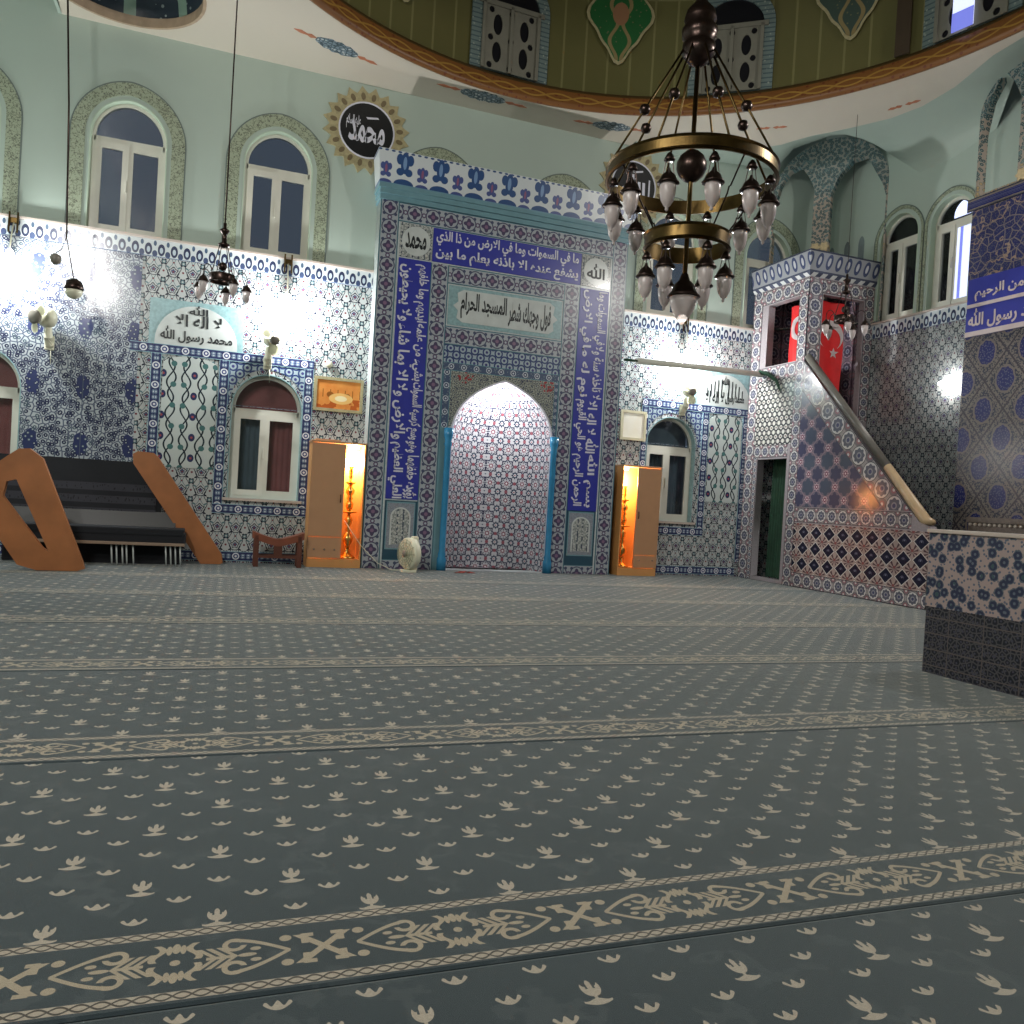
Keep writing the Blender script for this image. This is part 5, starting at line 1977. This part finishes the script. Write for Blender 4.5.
# ------------------------------------------------------------------ wall fans
def fan(label, x, z, turn, k_=1.0):
    t = thing('wall_fan', label, 'fan', (x, YW, z - 0.35), 'wall fans')
    bm = bmesh.new()
    box_bm(bm, x - 0.06, x + 0.06, YW - 0.05, YW - 0.02, z - 0.42, z - 0.22, 0.015)
    tube_bm(bm, [(x, YW - 0.06, z - 0.34), (x, YW - 0.14, z - 0.26), (x, YW - 0.17, z - 0.1)], [0.06, 0.055, 0.045], 12)
    fin('bracket', bm, M['plastic'], t)
    ax = Vector((math.sin(turn), -math.cos(turn), -0.12)).normalized()
    c = Vector((x, YW - 0.17, z))
    lathe('motor_housing', [(a_ * k_, b_) for a_, b_ in [(0.05, -0.06), (0.085, -0.03), (0.095, 0.03), (0.08, 0.09), (0.05, 0.12)]], c, M['plastic'], t, 20, ax)
    hub = c + ax * 0.22
    lathe('hub', [(a_ * k_, b_) for a_, b_ in [(0.05, -0.05), (0.068, -0.03), (0.07, 0.015), (0.045, 0.03), (0.01, 0.035)]], hub, M['hubgrey'], t, 20, ax)
    q = ax.to_track_quat('Z', 'Y').to_matrix().to_4x4()
    for k in range(3):
        bm = bmesh.new()
        a0 = k * 2 * PI / 3 + 0.5
        grid = []
        for i in range(6):
            r = 0.05 + 0.17 * i / 5
            wd = 0.35 + 0.35 * math.sin(PI * i / 5)
            grid.append([bm.verts.new((r * math.cos(a0 + wd * (j / 4 - 0.5) * 1.6), r * math.sin(a0 + wd * (j / 4 - 0.5) * 1.6), 0.03 * (j / 4 - 0.5))) for j in range(5)])
        for A_, B_ in zip(grid, grid[1:]):
            for j in range(4):
                bm.faces.new((A_[j], A_[j + 1], B_[j + 1], B_[j]))
        bmesh.ops.solidify(bm, geom=bm.faces[:], thickness=0.004)
        bm.transform(Matrix.Translation(hub) @ q)
        fin('blade', bm, M['plastic'], t, True)
    tube('pull_cord', [(x + 0.03, YW - 0.1, z - 0.42), (x + 0.035, YW - 0.1, z - 0.62)], 0.004, M['plastic'], t, 6)
    return t


fan('cream wall fan above the left lower window', kx(0.57), kz(3.27), 0.3)
fan('cream wall fan above the right lower window', kx(7.57), kz(3.24), -0.15)
fan('cream wall fan at the far left below the wall glare', kx(-2.24), kz(3.22), -0.7, 1.5)

# small white discs on the tiling
for (x, z, lab) in ((kx(1.45), kz(3.04), 'small white round alarm disc between the left fan and the niche'), (kx(8.32), kz(3.72), 'white round alarm disc above the right lunette')):
    o = lathe('alarm_disc', [(0.05, 0), (0.055, 0.02), (0.04, 0.035), (0.01, 0.04)], (x, YW - 0.012, z), M['plastic'], None, 18, (0, -1, 0))
    o['label'] = lab
    o['category'] = 'alarm'

# white curtain pole between the mihrab and the pulpit
t = thing('curtain_pole', 'white curtain pole running from the niche panel to the pulpit tower', 'curtain pole', (7.9, 12.2, 3.7))
tube('pole', [(6.55, 12.25, 3.655), (7.9, 12.25, 3.69), (9.09, 12.25, 3.70)], 0.05, M['pvc'], t, 12)
tube('pole_end', [(6.305, 12.25, 3.65), (6.56, 12.25, 3.655)], 0.022, M['green_cloth'], t, 10)
bm = bmesh.new()
tube_bm(bm, [(9.03, 12.25, 3.74), (9.07, 12.05, 3.68), (9.10, 11.85, 3.54), (9.10, 11.72, 3.34)], [0.04, 0.034, 0.03, 0.012], 8)
o = fin('tied_cloth', bm, M['green_cloth'], t, True)

# ------------------------------------------------------------------ things on the floor by the front wall
# low folding bookrest
t = thing('folding_bookrest', 'low dark wooden folding bookrest under the left lower window', 'bookrest', (0.83, 12.2, 0), None)
for s in (-1, 1):
    fr = FR((0.84, 12.2, 0), (1, 0, 0))
    bm = bmesh.new()
    n = 10
    top, bot = [], []
    for i in range(n + 1):
        u = s * 0.36 * i / n
        zz = 0.40 + 0.11 * (i / n) ** 1.3
        for y, lst in ((-0.16, top), (0.16, top)):
            pass
        top.append((u, zz))
    ys = (12.06, 12.34)
    va = [[bm.verts.new((0.84 + u, y, z + dz)) for (u, z) in top] for y in ys for dz in (0.0, -0.10)]
    a, b, c, d_ = va
    for i in range(n):
        bm.faces.new((a[i], a[i + 1], c[i + 1], c[i]))
        bm.faces.new((b[i], d_[i], d_[i + 1], b[i + 1]))
        bm.faces.new((a[i], b[i], b[i + 1], a[i + 1]))
        bm.faces.new((c[i], c[i + 1], d_[i + 1], d_[i]))
    bm.faces.new((a[n], b[n], d_[n], c[n]))
    bm.faces.new((a[0], c[0], d_[0], b[0]))
    bmesh.ops.recalc_face_normals(bm, faces=bm.faces)
    fin('rest_leaf', bm, flat('reddish_wood', (128, 72, 52), 0.4, vary=0.15), t)
    xs_ = 0.84 + s * 0.30
    for y in ys:
        yy = y + (0.02 if y < 12.2 else -0.02)
        bm = bmesh.new()
        box_bm(bm, xs_ - 0.035, xs_ + 0.035, yy - 0.02, yy + 0.02, 0.0, 0.46, 0.008)
        fin('leg', bm, M['darkwood'], t)
bm = bmesh.new()
box_bm(bm, 0.84 - 0.27, 0.84 + 0.27, 12.07, 12.10, 0.13, 0.17)
box_bm(bm, 0.84 - 0.27, 0.84 + 0.27, 12.30, 12.33, 0.13, 0.17)
box_bm(bm, 0.84 - 0.06, 0.84 + 0.06, 12.07, 12.10, 0.17, 0.41)
fin('stretcher', bm, M['darkwood'], t)

# cream table fan standing at the foot of the mihrab
t = thing('floor_fan', 'cream upright electric fan on the carpet left of the niche', 'fan', (2.68, 11.85, 0))
bm = bmesh.new()
box_bm(bm, 2.60, 2.82, 11.76, 11.94, 0.0, 0.04, 0.01)
fin('foot', bm, M['plastic'], t)
ax = Vector((-0.93, -0.36, 0)).normalized()
cc = Vector((2.71, 11.85, 0.28))
lathe('body', [(0.20, -0.075), (0.235, -0.06), (0.24, 0.03), (0.22, 0.045)], cc, M['plastic'], t, 32, ax)
bm = bmesh.new()
q = ax.to_track_quat('Z', 'Y').to_matrix().to_4x4()
for r in (0.05, 0.09, 0.13, 0.17, 0.205):
    pts = [(r * math.cos(2 * PI * k / 28), r * math.sin(2 * PI * k / 28), 0.065 + 0.02 * (1 - (r / 0.22) ** 2)) for k in range(29)]
    tube_bm(bm, pts, 0.005, 6, False)
for k in range(12):
    a = 2 * PI * k / 12
    tube_bm(bm, [(0.02 * math.cos(a), 0.02 * math.sin(a), 0.09), (0.22 * math.cos(a), 0.22 * math.sin(a), 0.045)], 0.004, 5)
bm.transform(Matrix.Translation(cc) @ q)
fin('grille', bm, flat('grey_green_grille', (166, 166, 140), 0.4), t, True)
lathe('hub', [(0.05, 0.07), (0.05, 0.09), (0.03, 0.1), (0.005, 0.102)], cc, M['hubgrey'], t, 16, ax)
bm = bmesh.new()
box_bm(bm, 2.74, 2.84, 11.80, 11.92, 0.03, 0.54, 0.02)
fin('stand', bm, M['plastic'], t)
tube('power_cord', [(2.80, 11.9, 0.02), (2.5, 12.02, 0.012), (2.3, 12.15, 0.1), (2.05, 12.235, 0.35), (1.78, 12.235, 0.72)], 0.006, M['plastic'], t, 6)

# small red cloth on the carpet in front of the niche
bm = bmesh.new()
grid = [[bm.verts.new((3.46 + 0.34 * i / 8, 11.9 + 0.12 * j / 3 + 0.04 * (i / 8 - 0.5), 0.004 + 0.012 * (1 + math.sin(i * 1.7 + j)) * (0.2 + (1 - abs(i - 4) / 4)))) for j in range(4)] for i in range(9)]
for a, b in zip(grid, grid[1:]):
    for j in range(3):
        bm.faces.new((a[j], b[j], b[j + 1], a[j + 1]))
bmesh.ops.solidify(bm, geom=bm.faces[:], thickness=0.006)
o = fin('red_cloth', bm, flat('dull_red_cloth', (196, 96, 84), 0.9), None, True)
o['label'] = 'small crumpled reddish cloth on the carpet before the niche'
o['category'] = 'cloth'

# draped stand at the left: slanting planks with embroidered black cloth
t = thing('draped_stand', 'slanting wooden plank stand draped with black embroidered cloth at the left', 'stand', (-1.3, 11.6, 0))
S = 10.85 / 11.8
FL = FRONT(10.85)
lp = [(-2.32, 1.34), (-2.22, 1.42), (-2.11, 1.43), (-1.97, 1.32), (-1.50, 0.12), (-1.47, 0.03), (-1.55, 0.0), (-1.98, 0.0), (-2.18, 0.06), (-2.40, 0.4), (-2.56, 0.75), (-2.64, 1.1), (-2.50, 1.18)]
sl_h = [(-2.33, 1.03), (-2.23, 1.06), (-1.86, 0.22), (-1.93, 0.27), (-2.36, 0.86)]
plate('side_board', lp, [sl_h], 0.09, FL, M['plank'], t)
FR2 = FRONT(12.25)
plate('side_board', [(-1.14, 1.49), (-1.08, 1.53), (-0.88, 1.52), (-0.82, 1.47), (0.08, 0.14), (0.10, 0.02), (0.06, 0.0), (-0.20, 0.0), (-1.13, 1.36)], (), 0.10, FR2, M['plank'], t)
bm = bmesh.new()
def slab(bm, xs, y0, y1, z0, z1, th):
    v = []
    for (x, y, z) in ((xs[0], y0, z0), (xs[1], y0, z0), (xs[1], y1, z1), (xs[0], y1, z1)):
        v.append(Vector((x, y, z)))
    nrm = (v[1] - v[0]).cross(v[3] - v[0]).normalized() * th
    A_ = [bm.verts.new(q) for q in v]
    B_ = [bm.verts.new(q - nrm) for q in v]
    bm.faces.new(A_)
    bm.faces.new(B_[::-1])
    for k in range(4):
        bm.faces.new((A_[k], B_[k], B_[(k + 1) % 4], A_[(k + 1) % 4]))
slab(bm, (-3.1, -0.75), 12.30, 12.42, 0.55, 1.38, 0.03)
fin('cloth_back', bm, M['cloth'], t)


def f_script(m, X, Y, Z):
    b = (Z / 0.17).cell(1)
    v = m.voronoi(36, stretch=(1, 1, 0.45))
    return m.layer((32, 33, 39), ((b.abs() < 0.30), (58, 58, 66)), (((b.abs() < 0.22) & (v < 0.3)), (34, 35, 40)))


bm = bmesh.new()
slab(bm, (-3.0, -0.82), 12.288, 12.348, 0.62, 1.08, 0.006)
fin('script_bands', bm, tile('embroidered_script', f_script, 0.9), t)
bm = bmesh.new()
box_bm(bm, -2.6, -0.42, 11.75, 12.18, 0.40, 0.50, 0.02)
box_bm(bm, -2.6, -0.40, 11.76, 12.18, 0.28, 0.44, 0.02)
fin('seat_cloth', bm, M['cloth'], t)
bm = bmesh.new()
slab(bm, (-2.6, -0.55), 12.2, 12.3, 0.42, 0.7, 0.05)
fin('cloth_fold', bm, M['black'], t)
box('edge_trim', (-2.6, -0.40, 11.735, 11.76, 0.27, 0.31), M['tan_trim'], t, 0.006)
for x in (-1.28, -1.22, -1.15, -1.10, -1.02, -0.62, -0.56, -0.50, -0.44):
    tube('rod', [(x, 11.80, 0.0), (x - 0.02, 11.80, 0.27)], 0.011, M['panel_white'], t, 6)
bm = bmesh.new()
box_bm(bm, -2.6, -0.45, 12.05, 12.09, 0.0, 0.28)
fin('cloth_skirt', bm, M['cloth'], t)
tube('brace_rod', [(-2.2, 11.1, 1.0), (-2.1, 11.1, 0.72)], 0.012, M['chrome'], t, 6)
t.location.z += 0.006
